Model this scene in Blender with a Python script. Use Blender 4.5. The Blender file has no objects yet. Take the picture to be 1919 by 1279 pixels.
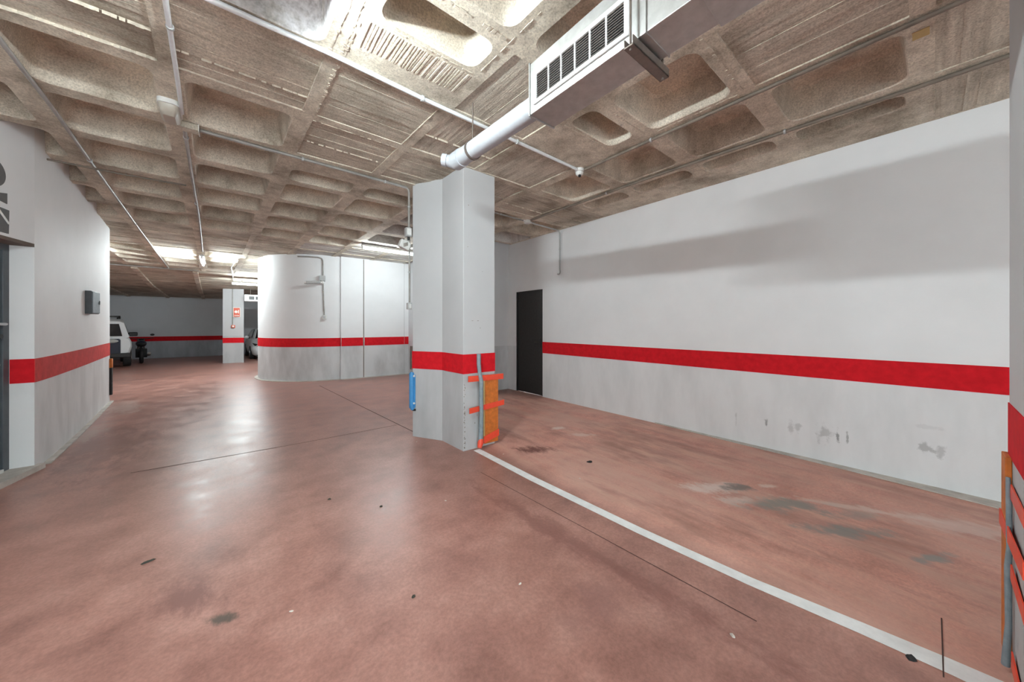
import bpy, bmesh, math, random
from mathutils import Vector, Matrix
random.seed(7)
S = bpy.context.scene
COL = S.collection

# ------------------------------------------------------------------ camera
YAW = math.radians(39.04)
cam_d = bpy.data.cameras.new('camera')
cam = bpy.data.objects.new('camera', cam_d)
COL.objects.link(cam)
cam.location = (0, 0, 1.35)
cam.rotation_euler = (math.pi / 2, 0, -YAW)
cam_d.sensor_width = 36.0
cam_d.lens = 636.95 / 1919 * 36.0
cam_d.shift_y = -29.5 / 1919
cam_d.clip_start = 0.02
S.camera = cam

# ------------------------------------------------------------------ world, exposure
w = bpy.data.worlds.new('world'); S.world = w; w.use_nodes = True
w.node_tree.nodes['Background'].inputs[0].default_value = (0.84, 0.97, 1.0, 1)
w.node_tree.nodes['Background'].inputs[1].default_value = 4.6      # even fill light, let in by an opening added behind the camera
S.view_settings.view_transform = 'Standard'
S.view_settings.look = 'None'
S.view_settings.gamma = 1.0
S.view_settings.use_curve_mapping = False
S.view_settings.exposure = 0.85
S.cycles.use_denoising = True
S.cycles.max_bounces = 7
S.cycles.diffuse_bounces = 5
S.cycles.glossy_bounces = 3
S.cycles.adaptive_threshold = 0.1
S.cycles.use_light_tree = False
S.cycles.sample_clamp_indirect = 6.0
TUBE_NEAR = 520.0
TUBE_FAR = 325.0
TUBE = 120.0         # radiance of the fluorescent tubes
TUBE_COL = (0.87, 0.98, 1.0)

# ------------------------------------------------------------------ materials
def new_mat(name):
    m = bpy.data.materials.new(name); m.use_nodes = True
    nt = m.node_tree
    return m, nt, nt.nodes['Principled BSDF']
def N(nt, t, **kw):
    n = nt.nodes.new(t)
    for k, v in kw.items(): setattr(n, k, v)
    return n
def pos(nt):
    return N(nt, 'ShaderNodeNewGeometry').outputs['Position']
def noise(nt, src, scale=5, detail=6, rough=0.6, stretch=None, dist=0.0):
    if stretch:
        mp = N(nt, 'ShaderNodeMapping'); mp.inputs['Scale'].default_value = stretch
        nt.links.new(src, mp.inputs['Vector']); src = mp.outputs[0]
    n = N(nt, 'ShaderNodeTexNoise')
    n.inputs['Scale'].default_value = scale; n.inputs['Detail'].default_value = detail
    n.inputs['Roughness'].default_value = rough; n.inputs['Distortion'].default_value = dist
    nt.links.new(src, n.inputs['Vector'])
    return n.outputs['Fac']
def ramp(nt, fac, stops):
    r = N(nt, 'ShaderNodeValToRGB'); e = r.color_ramp.elements
    while len(e) < len(stops): e.new(0.5)
    for el, (p, c) in zip(e, stops):
        el.position = p
        el.color = (c[0], c[1], c[2], 1) if not isinstance(c, (int, float)) else (c, c, c, 1)
    nt.links.new(fac, r.inputs[0]); return r.outputs[0]
def mix(nt, fac, a, b, mode='MIX'):
    m = N(nt, 'ShaderNodeMix', data_type='RGBA', blend_type=mode)
    if isinstance(fac, (int, float)): m.inputs[0].default_value = fac
    else: nt.links.new(fac, m.inputs[0])
    for s, v in ((m.inputs[6], a), (m.inputs[7], b)):
        if isinstance(v, tuple): s.default_value = (*v[:3], 1)
        else: nt.links.new(v, s)
    return m.outputs[2]
def mth(nt, op, a, b=None, clamp=False):
    m = N(nt, 'ShaderNodeMath', operation=op, use_clamp=clamp)
    for s, v in ((m.inputs[0], a), (m.inputs[1], b)):
        if v is None: continue
        if isinstance(v, (int, float)): s.default_value = v
        else: nt.links.new(v, s)
    return m.outputs[0]
def bump(nt, bsdf, h, strength=0.3, dist=0.01):
    b = N(nt, 'ShaderNodeBump'); b.inputs['Strength'].default_value = strength
    b.inputs['Distance'].default_value = dist
    nt.links.new(h, b.inputs['Height']); nt.links.new(b.outputs[0], bsdf.inputs['Normal'])
def simple(name, col, rough=0.5, metal=0.0, var=0.06, scale=30, bmp=0.0):
    m, nt, b = new_mat(name)
    p = pos(nt); f = noise(nt, p, scale, 4)
    hi = tuple(min(1, c * (1 + var)) for c in col); lo = tuple(c * (1 - var) for c in col)
    nt.links.new(ramp(nt, f, [(0.3, lo), (0.7, hi)]), b.inputs['Base Color'])
    b.inputs['Roughness'].default_value = rough; b.inputs['Metallic'].default_value = metal
    if bmp: bump(nt, b, f, bmp, 0.004)
    return m
def ell(nt, p, c, r, rot=0.0, edge=0.6, warp=None):
    """soft elliptical patch: 1 inside, 0 outside"""
    mp = N(nt, 'ShaderNodeMapping', vector_type='TEXTURE')
    mp.inputs['Location'].default_value = c
    mp.inputs['Rotation'].default_value = (0, 0, rot)
    mp.inputs['Scale'].default_value = r
    nt.links.new(p, mp.inputs['Vector'])
    l = N(nt, 'ShaderNodeVectorMath', operation='LENGTH'); nt.links.new(mp.outputs[0], l.inputs[0])
    v = l.outputs['Value']
    if warp is not None: v = mth(nt, 'ADD', v, mth(nt, 'MULTIPLY', mth(nt, 'SUBTRACT', warp, 0.5), 3.2))
    mr = N(nt, 'ShaderNodeMapRange', interpolation_type='SMOOTHSTEP')
    mr.inputs['From Min'].default_value = 1.0; mr.inputs['From Max'].default_value = 1.0 - edge
    nt.links.new(v, mr.inputs['Value'])
    return mr.outputs[0]

def concrete(name, c0, c1, c2, grain=(2, 2, 2), gs=3.0, bs=0.35, fine=90):
    m, nt, b = new_mat(name)
    p = pos(nt)
    big = noise(nt, p, 1.6, 5, 0.65)
    st = noise(nt, p, gs, 4, 0.6, stretch=grain)
    fi = noise(nt, p, fine, 2, 0.7)
    c = ramp(nt, st, [(0.28, c0), (0.5, c1), (0.74, c2)])
    c = mix(nt, 0.75, c, ramp(nt, big, [(0.33, (0.42, 0.385, 0.35)), (0.52, (0.97, 0.97, 0.97)), (0.70, (1.18, 1.17, 1.16))]), 'MULTIPLY')
    sp_ = noise(nt, p, 7, 5, 0.72)
    c = mix(nt, ramp(nt, sp_, [(0.60, 0.0), (0.76, 0.6)]), c, (0.20, 0.155, 0.115))
    c = mix(nt, 0.6, c, ramp(nt, fi, [(0.33, (0.55, 0.54, 0.52)), (0.52, (1.0, 1.0, 1.0)), (0.68, (1.28, 1.28, 1.28))]), 'MULTIPLY')
    nt.links.new(c, b.inputs['Base Color'])
    b.inputs['Roughness'].default_value = 0.85
    b.inputs['Specular IOR Level'].default_value = 0.25
    h = mth(nt, 'ADD', mth(nt, 'MULTIPLY', st, 1.0), mth(nt, 'MULTIPLY', fi, 0.25))
    bump(nt, b, h, bs, 0.012)
    return m
M = {}
M['soffit'] = concrete('concrete_rib', (0.50, 0.44, 0.36), (0.66, 0.60, 0.495), (0.80, 0.735, 0.63), (1, 1, 1), 7)
M['coffer'] = concrete('concrete_coffer', (0.54, 0.475, 0.385), (0.68, 0.61, 0.51), (0.80, 0.73, 0.62), (1, 1, 1), 3.0)
M['board'] = concrete('board_marked_concrete', (0.42, 0.375, 0.305), (0.58, 0.525, 0.435), (0.72, 0.66, 0.56), (0.9, 12, 1), 2.2, 0.5)
M['board2'] = concrete('grey_patch_concrete', (0.42, 0.38, 0.315), (0.58, 0.53, 0.445), (0.70, 0.65, 0.56), (14, 1.0, 1), 2.2, 0.5)
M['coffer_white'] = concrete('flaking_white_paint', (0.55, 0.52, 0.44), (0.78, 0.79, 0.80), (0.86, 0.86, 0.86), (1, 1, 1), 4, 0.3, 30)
M['soffit_pale'] = concrete('pale_concrete', (0.46, 0.43, 0.39), (0.60, 0.575, 0.54), (0.70, 0.68, 0.65), (0.9, 9, 1), 2.0, 0.35)

def wall_mat(name, dado_z=0.92, marks=(), top=(0.80, 0.805, 0.815), low=(0.64, 0.65, 0.66), scuff=0.5):
    m, nt, b = new_mat(name)
    p = pos(nt)
    sx = N(nt, 'ShaderNodeSeparateXYZ'); nt.links.new(p, sx.inputs[0]); z = sx.outputs['Z']
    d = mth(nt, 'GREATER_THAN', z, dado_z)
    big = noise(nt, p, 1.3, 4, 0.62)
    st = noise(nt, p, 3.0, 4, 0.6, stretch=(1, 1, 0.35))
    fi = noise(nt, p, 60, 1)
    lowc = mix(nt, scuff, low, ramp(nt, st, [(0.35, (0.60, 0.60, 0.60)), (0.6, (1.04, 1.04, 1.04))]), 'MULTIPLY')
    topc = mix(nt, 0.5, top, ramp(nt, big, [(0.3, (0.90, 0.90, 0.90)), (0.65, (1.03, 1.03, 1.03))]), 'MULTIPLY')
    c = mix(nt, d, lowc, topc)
    wv = noise(nt, p, 14, 3, 0.7) if marks else None
    for (cc, rr, colr, amt) in marks:
        e = ell(nt, p, cc, rr, 0, 0.7, wv)
        c = mix(nt, mth(nt, 'MULTIPLY', e, amt), c, colr)
    nt.links.new(c, b.inputs['Base Color'])
    b.inputs['Roughness'].default_value = 0.6
    b.inputs['Specular IOR Level'].default_value = 0.3
    h = mth(nt, 'ADD', fi, mth(nt, 'MULTIPLY', st, 1.5))
    bump(nt, b, h, 0.12, 0.004)
    return m
DK = (0.16, 0.16, 0.16)
M['wall_r'] = wall_mat('white_wall_paint_scuffed', 0.92, [
    ((4.49, 1.13, 0.275), (0.2, 0.018, 0.065), DK, 0.7), ((4.49, 0.93, 0.29), (0.2, 0.03, 0.08), DK, 0.3),
    ((4.49, 0.86, 0.30), (0.2, 0.025, 0.06), DK, 0.3), ((4.49, 0.66, 0.285), (0.2, 0.075, 0.085), DK, 0.35),
    ((4.49, 0.565, 0.285), (0.2, 0.016, 0.08), DK, 0.75), ((4.49, 0.50, 0.285), (0.2, 0.01, 0.06), DK, 0.6),
    ((4.49, 0.03, 0.315), (0.2, 0.05, 0.055), DK, 0.45), ((4.49, -0.05, 0.31), (0.2, 0.035, 0.06), DK, 0.35),
    ((4.49, 1.42, 0.27), (0.2, 0.012, 0.07), DK, 0.25), ((4.49, 0.02, 0.50), (0.2, 0.10, 0.02), DK, 0.12),
], low=(0.72, 0.725, 0.735), scuff=0.25)
M['wall'] = wall_mat('white_wall_paint', 0.92)
M['wall_left'] = wall_mat('white_wall_paint_streaked', 0.92, low=(0.72, 0.725, 0.73), top=(0.82, 0.825, 0.83), scuff=0.4)
M['wall_plain'] = wall_mat('plain_white_paint', 0.92, top=(0.66, 0.665, 0.68), low=(0.62, 0.625, 0.64))
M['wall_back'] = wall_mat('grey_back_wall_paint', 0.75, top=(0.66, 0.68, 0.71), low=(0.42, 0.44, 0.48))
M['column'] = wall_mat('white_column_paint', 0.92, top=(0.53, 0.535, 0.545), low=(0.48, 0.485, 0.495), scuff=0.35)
M['red'] = simple('red_stripe_paint', (0.60, 0.012, 0.02), 0.75, var=0.12, scale=18)
M['red_light_dulled'] = simple('light_dulled_red_stripe_paint', (0.55, 0.055, 0.052), 0.75, var=0.15, scale=12)  # same stripe red, with the duller light on the left wall painted in
for k_ in ('red', 'red_light_dulled'): M[k_].node_tree.nodes['Principled BSDF'].inputs['Specular IOR Level'].default_value = 0.12
M['fin'] = simple('pale_cement', (0.56, 0.495, 0.405), 0.9, var=0.2, scale=40)

def floor_mat():
    m, nt, b = new_mat('red_epoxy_floor')
    p = pos(nt)
    n1 = noise(nt, p, 0.55, 4, 0.6)
    n2 = noise(nt, p, 3.2, 6, 0.65)
    n3 = noise(nt, p, 55, 2, 0.7)
    ns = noise(nt, p, 1.2, 5, 0.65, stretch=(3.2, 0.7, 1))
    c = ramp(nt, n2, [(0.30, (0.27, 0.130, 0.104)), (0.5, (0.385, 0.195, 0.158)), (0.72, (0.48, 0.265, 0.22))])
    c = mix(nt, 0.7, c, ramp(nt, n1, [(0.3, (0.78, 0.76, 0.76)), (0.6, (1.05, 1.02, 1.02))]), 'MULTIPLY')
    c = mix(nt, 0.5, c, ramp(nt, n3, [(0.35, (0.72, 0.72, 0.72)), (0.65, (1.15, 1.15, 1.15))]), 'MULTIPLY')
    # tyre worn, dusty parking bay to the right of the white line
    sx = N(nt, 'ShaderNodeSeparateXYZ'); nt.links.new(p, sx.inputs[0])
    def mr(v, a, bb, smooth=True):
        q = N(nt, 'ShaderNodeMapRange', interpolation_type='SMOOTHSTEP')
        q.inputs['From Min'].default_value = a; q.inputs['From Max'].default_value = bb
        nt.links.new(v, q.inputs['Value']); return q.outputs[0]
    bay = mth(nt, 'MULTIPLY', mr(sx.outputs['X'], 2.0, 2.3), mr(sx.outputs['Y'], 5.6, 4.8))
    c = mix(nt, bay, c, mix(nt, 1.0, c, (1.65, 1.58, 1.54), 'MULTIPLY'))
    dust = mth(nt, 'MULTIPLY', bay, ramp(nt, ns, [(0.36, 0.1), (0.66, 0.9)]))
    c = mix(nt, dust, c, (0.62, 0.38, 0.31))
    dark = mth(nt, 'MULTIPLY', bay, ramp(nt, noise(nt, p, 0.9, 5, 0.7, stretch=(3.0, 0.8, 1)), [(0.50, 0.0), (0.72, 0.8)]))
    c = mix(nt, dark, c, (0.26, 0.125, 0.10))
    wv = noise(nt, p, 5, 6, 0.75, stretch=(1.8, 0.8, 1))
    def patch(c, cc, rr, rot, col, amt, edge=0.8):
        e = ell(nt, p, (cc[0], cc[1], 0), (rr[0], rr[1], 5), rot, edge, wv)
        return mix(nt, mth(nt, 'MULTIPLY', e, amt), c, col)
    PALE = (0.72, 0.58, 0.52)
    for cc, rr, rot, col, amt in (
        ((3.08, 1.14), (0.34, 0.12), -0.7, PALE, 0.9), ((3.02, 0.92), (0.26, 0.10), -0.6, PALE, 0.8),
        ((3.25, 1.0), (0.20, 0.08), -0.6, (0.20, 0.175, 0.16), 0.9),
        ((3.2, 0.70), (0.42, 0.13), -0.75, (0.25, 0.26, 0.235), 0.85), ((3.10, 0.36), (0.34, 0.09), -0.75, (0.25, 0.27, 0.255), 0.8),
        ((3.12, 0.0), (0.16, 0.05), -0.5, (0.27, 0.30, 0.29), 0.8), ((3.4, 0.35), (0.25, 0.1), -0.7, (0.30, 0.29, 0.26), 0.6),
        ((3.46, 0.86), (0.14, 0.05), -0.5, PALE, 0.8), ((3.55, 0.35), (0.6, 0.05), -1.1, PALE, 0.6), ((3.75, -0.1), (0.5, 0.16), -1.1, PALE, 0.55),
        ((3.28, 3.08), (0.11, 0.07), -0.4, PALE, 0.85), ((3.30, 2.72), (0.26, 0.07), -0.7, PALE, 0.55),
        ((2.52, 2.70), (0.26, 0.13), -0.7, (0.11, 0.025, 0.02), 0.85),
        ((2.60, 0.45), (0.5, 0.10), -0.95, (0.14, 0.065, 0.055), 0.2),
        ((1.62, 1.35), (0.10, 1.5), 0.05, (0.20, 0.08, 0.065), 0.6),
        ((1.35, 1.02), (0.26, 0.16), 0.3, (0.25, 0.125, 0.11), 0.45),
        ((-0.19, 2.33), (0.13, 0.22), 0.35, (0.22, 0.10, 0.082), 0.9), ((-0.05, 2.05), (0.08, 0.035), -0.6, (0.10, 0.075, 0.06), 0.95),
        ((-1.15, 5.9), (0.5, 1.3), 0.1, (0.20, 0.085, 0.07), 0.7), ((-0.6, 4.7), (0.5, 0.6), 0.1, (0.23, 0.10, 0.082), 0.55),
        ((-1.45, 8.4), (0.30, 0.9), 0.2, (0.47, 0.36, 0.32), 0.7), ((-1.45, 6.6), (0.20, 0.8), -0.05, (0.42, 0.31, 0.27), 0.6),
    ):
        c = patch(c, cc, rr, rot, col, amt)
    nt.links.new(c, b.inputs['Base Color'])
    r = mth(nt, 'ADD', mth(nt, 'MULTIPLY', n2, 0.30), 0.20)
    r = mth(nt, 'ADD', r, mth(nt, 'MULTIPLY', bay, 0.30))
    nt.links.new(r, b.inputs['Roughness'])
    b.inputs['Specular IOR Level'].default_value = 0.5
    h = mth(nt, 'ADD', mth(nt, 'MULTIPLY', n2, 0.6), mth(nt, 'MULTIPLY', n3, 0.12))
    bump(nt, b, h, 0.10, 0.012)
    return m
M['floor'] = floor_mat()
M['line'] = simple('white_road_paint', (0.82, 0.83, 0.83), 0.6, var=0.1, scale=9)
M['joint'] = simple('dark_joint', (0.07, 0.035, 0.03), 0.9)
M['kerb'] = simple('pale_kerb_concrete', (0.50, 0.46, 0.42), 0.85, var=0.2, scale=8, bmp=0.2)
M['galv'] = simple('galvanised_sheet', (0.50, 0.50, 0.49), 0.45, 0.92, var=0.10, scale=22)
M['galv_dark'] = simple('dull_steel_channel', (0.20, 0.165, 0.145), 0.5, 0.6, var=0.15)
M['grille'] = simple('white_enamel', (0.78, 0.79, 0.80), 0.4)
M['louvre'] = simple('dark_louvre', (0.10, 0.10, 0.10), 0.5, 0.3)  # plain dark grey louvre metal
M['pvc'] = simple('light_grey_pvc', (0.42, 0.44, 0.47), 0.45)
M['conduit'] = simple('grey_conduit', (0.33, 0.315, 0.295), 0.4, 0.1, var=0.2, scale=9)
M['conduit_w'] = simple('white_conduit', (0.70, 0.72, 0.74), 0.35)
M['conduit_d'] = simple('dusty_brown_conduit', (0.19, 0.155, 0.125), 0.55, var=0.3, scale=6)
M['plastic'] = simple('white_plastic', (0.72, 0.72, 0.70), 0.4)
M['plastic_g'] = simple('grey_plastic', (0.45, 0.46, 0.46), 0.45)
M['lens_dusty'] = simple('dusty_lens', (0.42, 0.38, 0.32), 0.35)
M['black'] = simple('black_paint', (0.018, 0.018, 0.018), 0.45)
M['door_dark'] = simple('charcoal_door_paint', (0.020, 0.019, 0.018), 0.55, var=0.25, scale=25)
M['door_grey'] = simple('steel_blue_grey_door_paint', (0.085, 0.098, 0.110), 0.45, var=0.12, scale=14)
M['steel'] = simple('brushed_steel', (0.55, 0.55, 0.55), 0.3, 0.9)
M['soffit_lintel'] = simple('brown_lintel', (0.14, 0.105, 0.085), 0.8)
M['orange'] = simple('orange_padding', (0.55, 0.15, 0.022), 0.6, var=0.22, scale=20)
M['tape'] = simple('red_orange_tape', (0.80, 0.075, 0.035), 0.4)
M['strap'] = simple('grey_foam_tube', (0.22, 0.27, 0.30), 0.6, var=0.15)
M['blue'] = simple('blue_foam', (0.05, 0.26, 0.56), 0.5)
M['rubber'] = simple('black_rubber', (0.014, 0.014, 0.015), 0.7)
M['yellow'] = simple('yellow_paper_tape', (0.55, 0.40, 0.17), 0.7)
M['glyph'] = simple('grey_stencil_paint', (0.13, 0.13, 0.13), 0.7)
M['sign_red'] = simple('red_sign_print', (0.62, 0.09, 0.04), 0.5)
M['sign_white'] = simple('white_sign_print', (0.8, 0.75, 0.68), 0.5)
M['carpaint'] = simple('white_car_paint', (0.72, 0.74, 0.75), 0.2, var=0.02)
M['carglass'] = simple('dark_car_glass', (0.008, 0.009, 0.011), 0.05)
M['lamp_glass'] = simple('pale_lamp_glass', (0.45, 0.46, 0.44), 0.15)
M['chrome'] = simple('chrome', (0.6, 0.6, 0.62), 0.15, 1.0)
M['bluedark'] = simple('dark_blue_cladding', (0.012, 0.017, 0.035), 0.4)
M['leaf'] = simple('dark_dry_leaf', (0.045, 0.045, 0.035), 0.8)
M['litter'] = simple('pale_litter', (0.65, 0.60, 0.55), 0.8)
def emis(name, col, s):
    m, nt, b = new_mat(name)
    b.inputs['Base Color'].default_value = (0.8, 0.8, 0.8, 1)
    b.inputs['Emission Color'].default_value = (*col, 1); b.inputs['Emission Strength'].default_value = s
    return m
M['tube'] = emis('lit_fluorescent_tube', TUBE_COL, TUBE)
M['tube_near'] = emis('lit_bright_tube', TUBE_COL, TUBE_NEAR)
M['tube_far'] = emis('lit_far_tube', TUBE_COL, TUBE_FAR)

# ------------------------------------------------------------------ geometry helpers (world coordinates)
class G:
    def __init__(s): s.v = []; s.f = []; s.sm = set()
    def add(s, vs, fs, smooth=False):
        o = len(s.v); s.v += [tuple(p) for p in vs]
        for f in fs:
            if smooth: s.sm.add(len(s.f))
            s.f.append([i + o for i in f])
        return s
    def box(s, x0, x1, y0, y1, z0, z1):
        vs = [(x, y, z) for z in (z0, z1) for y in (y0, y1) for x in (x0, x1)]
        return s.add(vs, [(0, 2, 3, 1), (4, 5, 7, 6), (0, 1, 5, 4), (1, 3, 7, 5), (3, 2, 6, 7), (2, 0, 4, 6)])
    def obox(s, c, ax, h):
        c = Vector(c); ax = [Vector(a).normalized() for a in ax]
        vs = [c + ax[0] * (sx * h[0]) + ax[1] * (sy * h[1]) + ax[2] * (sz * h[2]) for sz in (-1, 1) for sy in (-1, 1) for sx in (-1, 1)]
        return s.add(vs, [(0, 2, 3, 1), (4, 5, 7, 6), (0, 1, 5, 4), (1, 3, 7, 5), (3, 2, 6, 7), (2, 0, 4, 6)])
    def prism(s, poly, z0, z1, caps=True):
        n = len(poly)
        vs = [(x, y, z0) for x, y in poly] + [(x, y, z1) for x, y in poly]
        fs = [(i, (i + 1) % n, n + (i + 1) % n, n + i) for i in range(n)]
        if caps: fs += [tuple(range(n - 1, -1, -1)), tuple(range(n, 2 * n))]
        return s.add(vs, fs)
    def tube(s, pts, r, n=10, cap=True):
        pts = [Vector(p) for p in pts]
        rs = r if isinstance(r, (list, tuple)) else [r] * len(pts)
        rings = []; prev = None
        for i, p in enumerate(pts):
            if i == 0: t = pts[1] - p
            elif i == len(pts) - 1: t = p - pts[i - 1]
            else: t = (pts[i + 1] - p).normalized() + (p - pts[i - 1]).normalized()
            t.normalize()
            if prev is None:
                u = t.orthogonal().normalized()
            else:
                u = (prev - t * prev.dot(t)).normalized()
            prev = u; vv = t.cross(u)
            rings.append([p + (u * math.cos(a) + vv * math.sin(a)) * rs[i] for a in [2 * math.pi * k / n for k in range(n)]])
        vs = [q for r_ in rings for q in r_]
        fs = [(i * n + k, i * n + (k + 1) % n, (i + 1) * n + (k + 1) % n, (i + 1) * n + k) for i in range(len(pts) - 1) for k in range(n)]
        s.add(vs, fs, True)
        if cap:
            s.add(rings[0], [tuple(range(n - 1, -1, -1))]); s.add(rings[-1], [tuple(range(n))])
        return s
    def strip(s, pts, z0, z1):
        """open vertical ribbon along 2D points"""
        n = len(pts)
        return s.add([(x, y, z0) for x, y in pts] + [(x, y, z1) for x, y in pts], [(i, i + 1, n + i + 1, n + i) for i in range(n - 1)])
    def ribbon(s, pts, z0, z1, th):
        """closed thin wall along 2D points, thickened to the right-hand side by th"""
        n = len(pts); off = []
        for i in range(n):
            a = Vector(pts[max(0, i - 1)]); b = Vector(pts[min(n - 1, i + 1)])
            t = (b - a).normalized(); off.append((pts[i][0] + t.y * th, pts[i][1] - t.x * th))
        poly = list(pts) + off[::-1]
        # build as quads (concave safe)
        o = [(pts[i], off[i]) for i in range(n)]
        vs = []
        for p, q in o: vs += [(p[0], p[1], z0), (q[0], q[1], z0), (p[0], p[1], z1), (q[0], q[1], z1)]
        fs = []
        for i in range(n - 1):
            a, b = i * 4, i * 4 + 4
            fs += [(a, b, b + 2, a + 2), (a + 1, a + 3, b + 3, b + 1), (a + 2, b + 2, b + 3, a + 3), (a, a + 1, b + 1, b)]
        fs += [(0, 2, 3, 1)]; e = (n - 1) * 4; fs += [(e, e + 1, e + 3, e + 2)]
        return s.add(vs, fs)
    def sphere(s, c, r, nu=12, nv=8, sc=(1, 1, 1)):
        vs = []
        for j in range(nv + 1):
            th = math.pi * j / nv
            for i in range(nu):
                ph = 2 * math.pi * i / nu
                vs.append((c[0] + r * sc[0] * math.sin(th) * math.cos(ph), c[1] + r * sc[1] * math.sin(th) * math.sin(ph), c[2] + r * sc[2] * math.cos(th)))
        fs = [(j * nu + i, (j + 1) * nu + i, (j + 1) * nu + (i + 1) % nu, j * nu + (i + 1) % nu) for j in range(nv) for i in range(nu)]
        return s.add(vs, fs, True)

def link(name, g, mat, base=(0, 0, 0), parent=None, bevel=0.0, fix=True):
    me = bpy.data.meshes.new(name)
    bx, by, bz = base
    me.from_pydata([(x - bx, y - by, z - bz) for x, y, z in g.v], [], g.f)
    me.materials.append(mat)
    for i in g.sm: me.polygons[i].use_smooth = True
    if fix:
        bm = bmesh.new(); bm.from_mesh(me)
        bmesh.ops.recalc_face_normals(bm, faces=bm.faces); bm.to_mesh(me); bm.free()
    me.update()
    o = bpy.data.objects.new(name, me); COL.objects.link(o)
    if parent is not None: o.parent = parent
    if bevel:
        md = o.modifiers.new('bevel', 'BEVEL'); md.width = bevel; md.segments = 2; md.limit_method = 'ANGLE'
    return o
def root(o):
    while o.parent: o = o.parent
    return o
def part(name, g, mat, parent, bevel=0.0, label=None, fix=True):
    o = link(name, g, mat, tuple(root(parent).location), parent, bevel, fix)
    if label: o['label'] = label
    return o
def thing(name, label, cat, loc, group=None):
    o = bpy.data.objects.new(name, None); COL.objects.link(o); o.location = loc
    o.empty_display_size = 0.1
    o['label'] = label; o['category'] = cat
    if group: o['group'] = group
    return o
def single(name, g, mat, label, cat, loc, bevel=0.0, group=None):
    o = link(name, g, mat, loc, None, bevel); o.location = loc
    o['label'] = label; o['category'] = cat
    if group: o['group'] = group
    return o
def struct(name, g, mat, label=None, cat=None, bevel=0.0, fix=True):
    o = link(name, g, mat, (0, 0, 0), None, bevel, fix); o['kind'] = 'structure'
    if label: o['label'] = label
    if cat: o['category'] = cat
    return o

# ------------------------------------------------------------------ the setting
CZ = 3.05
def zfl(y):
    pts = [(-99, 0), (10.5, 0), (18, -0.19), (21, -0.25), (99, -0.25)]
    for (a, za), (b, zb) in zip(pts, pts[1:]):
        if a <= y <= b: return za + (zb - za) * (y - a) / (b - a)
YB = 23.7
# floor
g = G(); ys = [-4.6, 0, 5, 10.5, 14, 18, 19.5, 21, 26]
vs = []; fs = []
for y in ys: vs += [(-7.0, y, zfl(y)), (4.6, y, zfl(y))]
for i in range(len(ys) - 1): fs.append((2 * i, 2 * i + 1, 2 * i + 3, 2 * i + 2))
g.add(vs, fs)
vs = [(x, y, z - 0.2) for x, y, z in vs]; n = len(ys)
g.add(vs, [tuple(reversed(f)) for f in fs])
floor = struct('floor', g, M['floor'], 'worn red painted concrete garage floor with scuffs and stains', 'floor')
# saw-cut joints in the floor
def flat_line(pts, wdt, z, name, mat, parent=None):
    g = G(); n = len(pts); L = []
    for i in range(n):
        a = Vector(pts[max(0, i - 1)]); b = Vector(pts[min(n - 1, i + 1)]); t = (b - a).normalized()
        nx, ny = -t.y * wdt / 2, t.x * wdt / 2
        L.append(((pts[i][0] + nx, pts[i][1] + ny), (pts[i][0] - nx, pts[i][1] - ny)))
    for i in range(n - 1):
        (a, b), (c, d) = L[i], L[i + 1]
        g.add([(a[0], a[1], z), (b[0], b[1], z), (d[0], d[1], z), (c[0], c[1], z)], [(0, 1, 2, 3)])
    return link(name, g, mat, (0, 0, 0), parent)
flat_line([(1.44, 8.6), (1.60, 6.2), (1.745, 4.05)], 0.012, 0.0015, 'floor_joint', M['joint'], floor)
flat_line([(-0.75, 4.60), (0.55, 4.54), (1.68, 4.55)], 0.010, 0.0015, 'floor_joint', M['joint'], floor)
flat_line([(1.74, 2.6), (1.80, 1.4), (1.84, 0.5)], 0.005, 0.0015, 'floor_joint', M['joint'], floor)
flat_line([(2.52, -0.03), (2.30, -0.03), (2.10, -0.03)], 0.004, 0.0030, 'floor_crack', M['joint'], floor)

# right wall with the doorway
DY0, DY1, DZ = 4.62, 5.41, 2.035
g = G()
g.box(4.49, 4.75, -4.6, DY0, -0.1, 3.4).box(4.49, 4.75, DY1, 5.90, -0.1, 3.4).box(4.49, 4.75, DY0, DY1, DZ, 3.4)
wall_right = struct('wall_right', g, M['wall_r'], 'long white wall with a red stripe beside the parking bay', 'wall')
g = G().box(4.486, 4.4905, -4.6, DY0, 0.826, 1.036)
struct('trim_1', g, M['red'], 'red painted stripe along the long white right wall', 'stripe')
g = G().add([(4.30, -4.4, 0.002), (4.49, -4.4, 0.002), (4.49, 2.4, 0.002), (4.47, 2.4, 0.002), (4.40, 0.5, 0.002), (4.34, -0.4, 0.002),
             (4.30, -4.4, 0.012), (4.49, -4.4, 0.014), (4.49, 2.4, 0.012), (4.47, 2.4, 0.010), (4.40, 0.5, 0.010), (4.34, -0.4, 0.010)],
            [(0, 1, 2, 3, 4, 5), (6, 7, 8, 9, 10, 11), (0, 1, 7, 6), (1, 2, 8, 7), (2, 3, 9, 8), (3, 4, 10, 9), (4, 5, 11, 10), (5, 0, 6, 11)])
struct('baseboard_right', g, M['kerb'], 'bare concrete gutter strip at the foot of the right wall', 'gutter')
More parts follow.
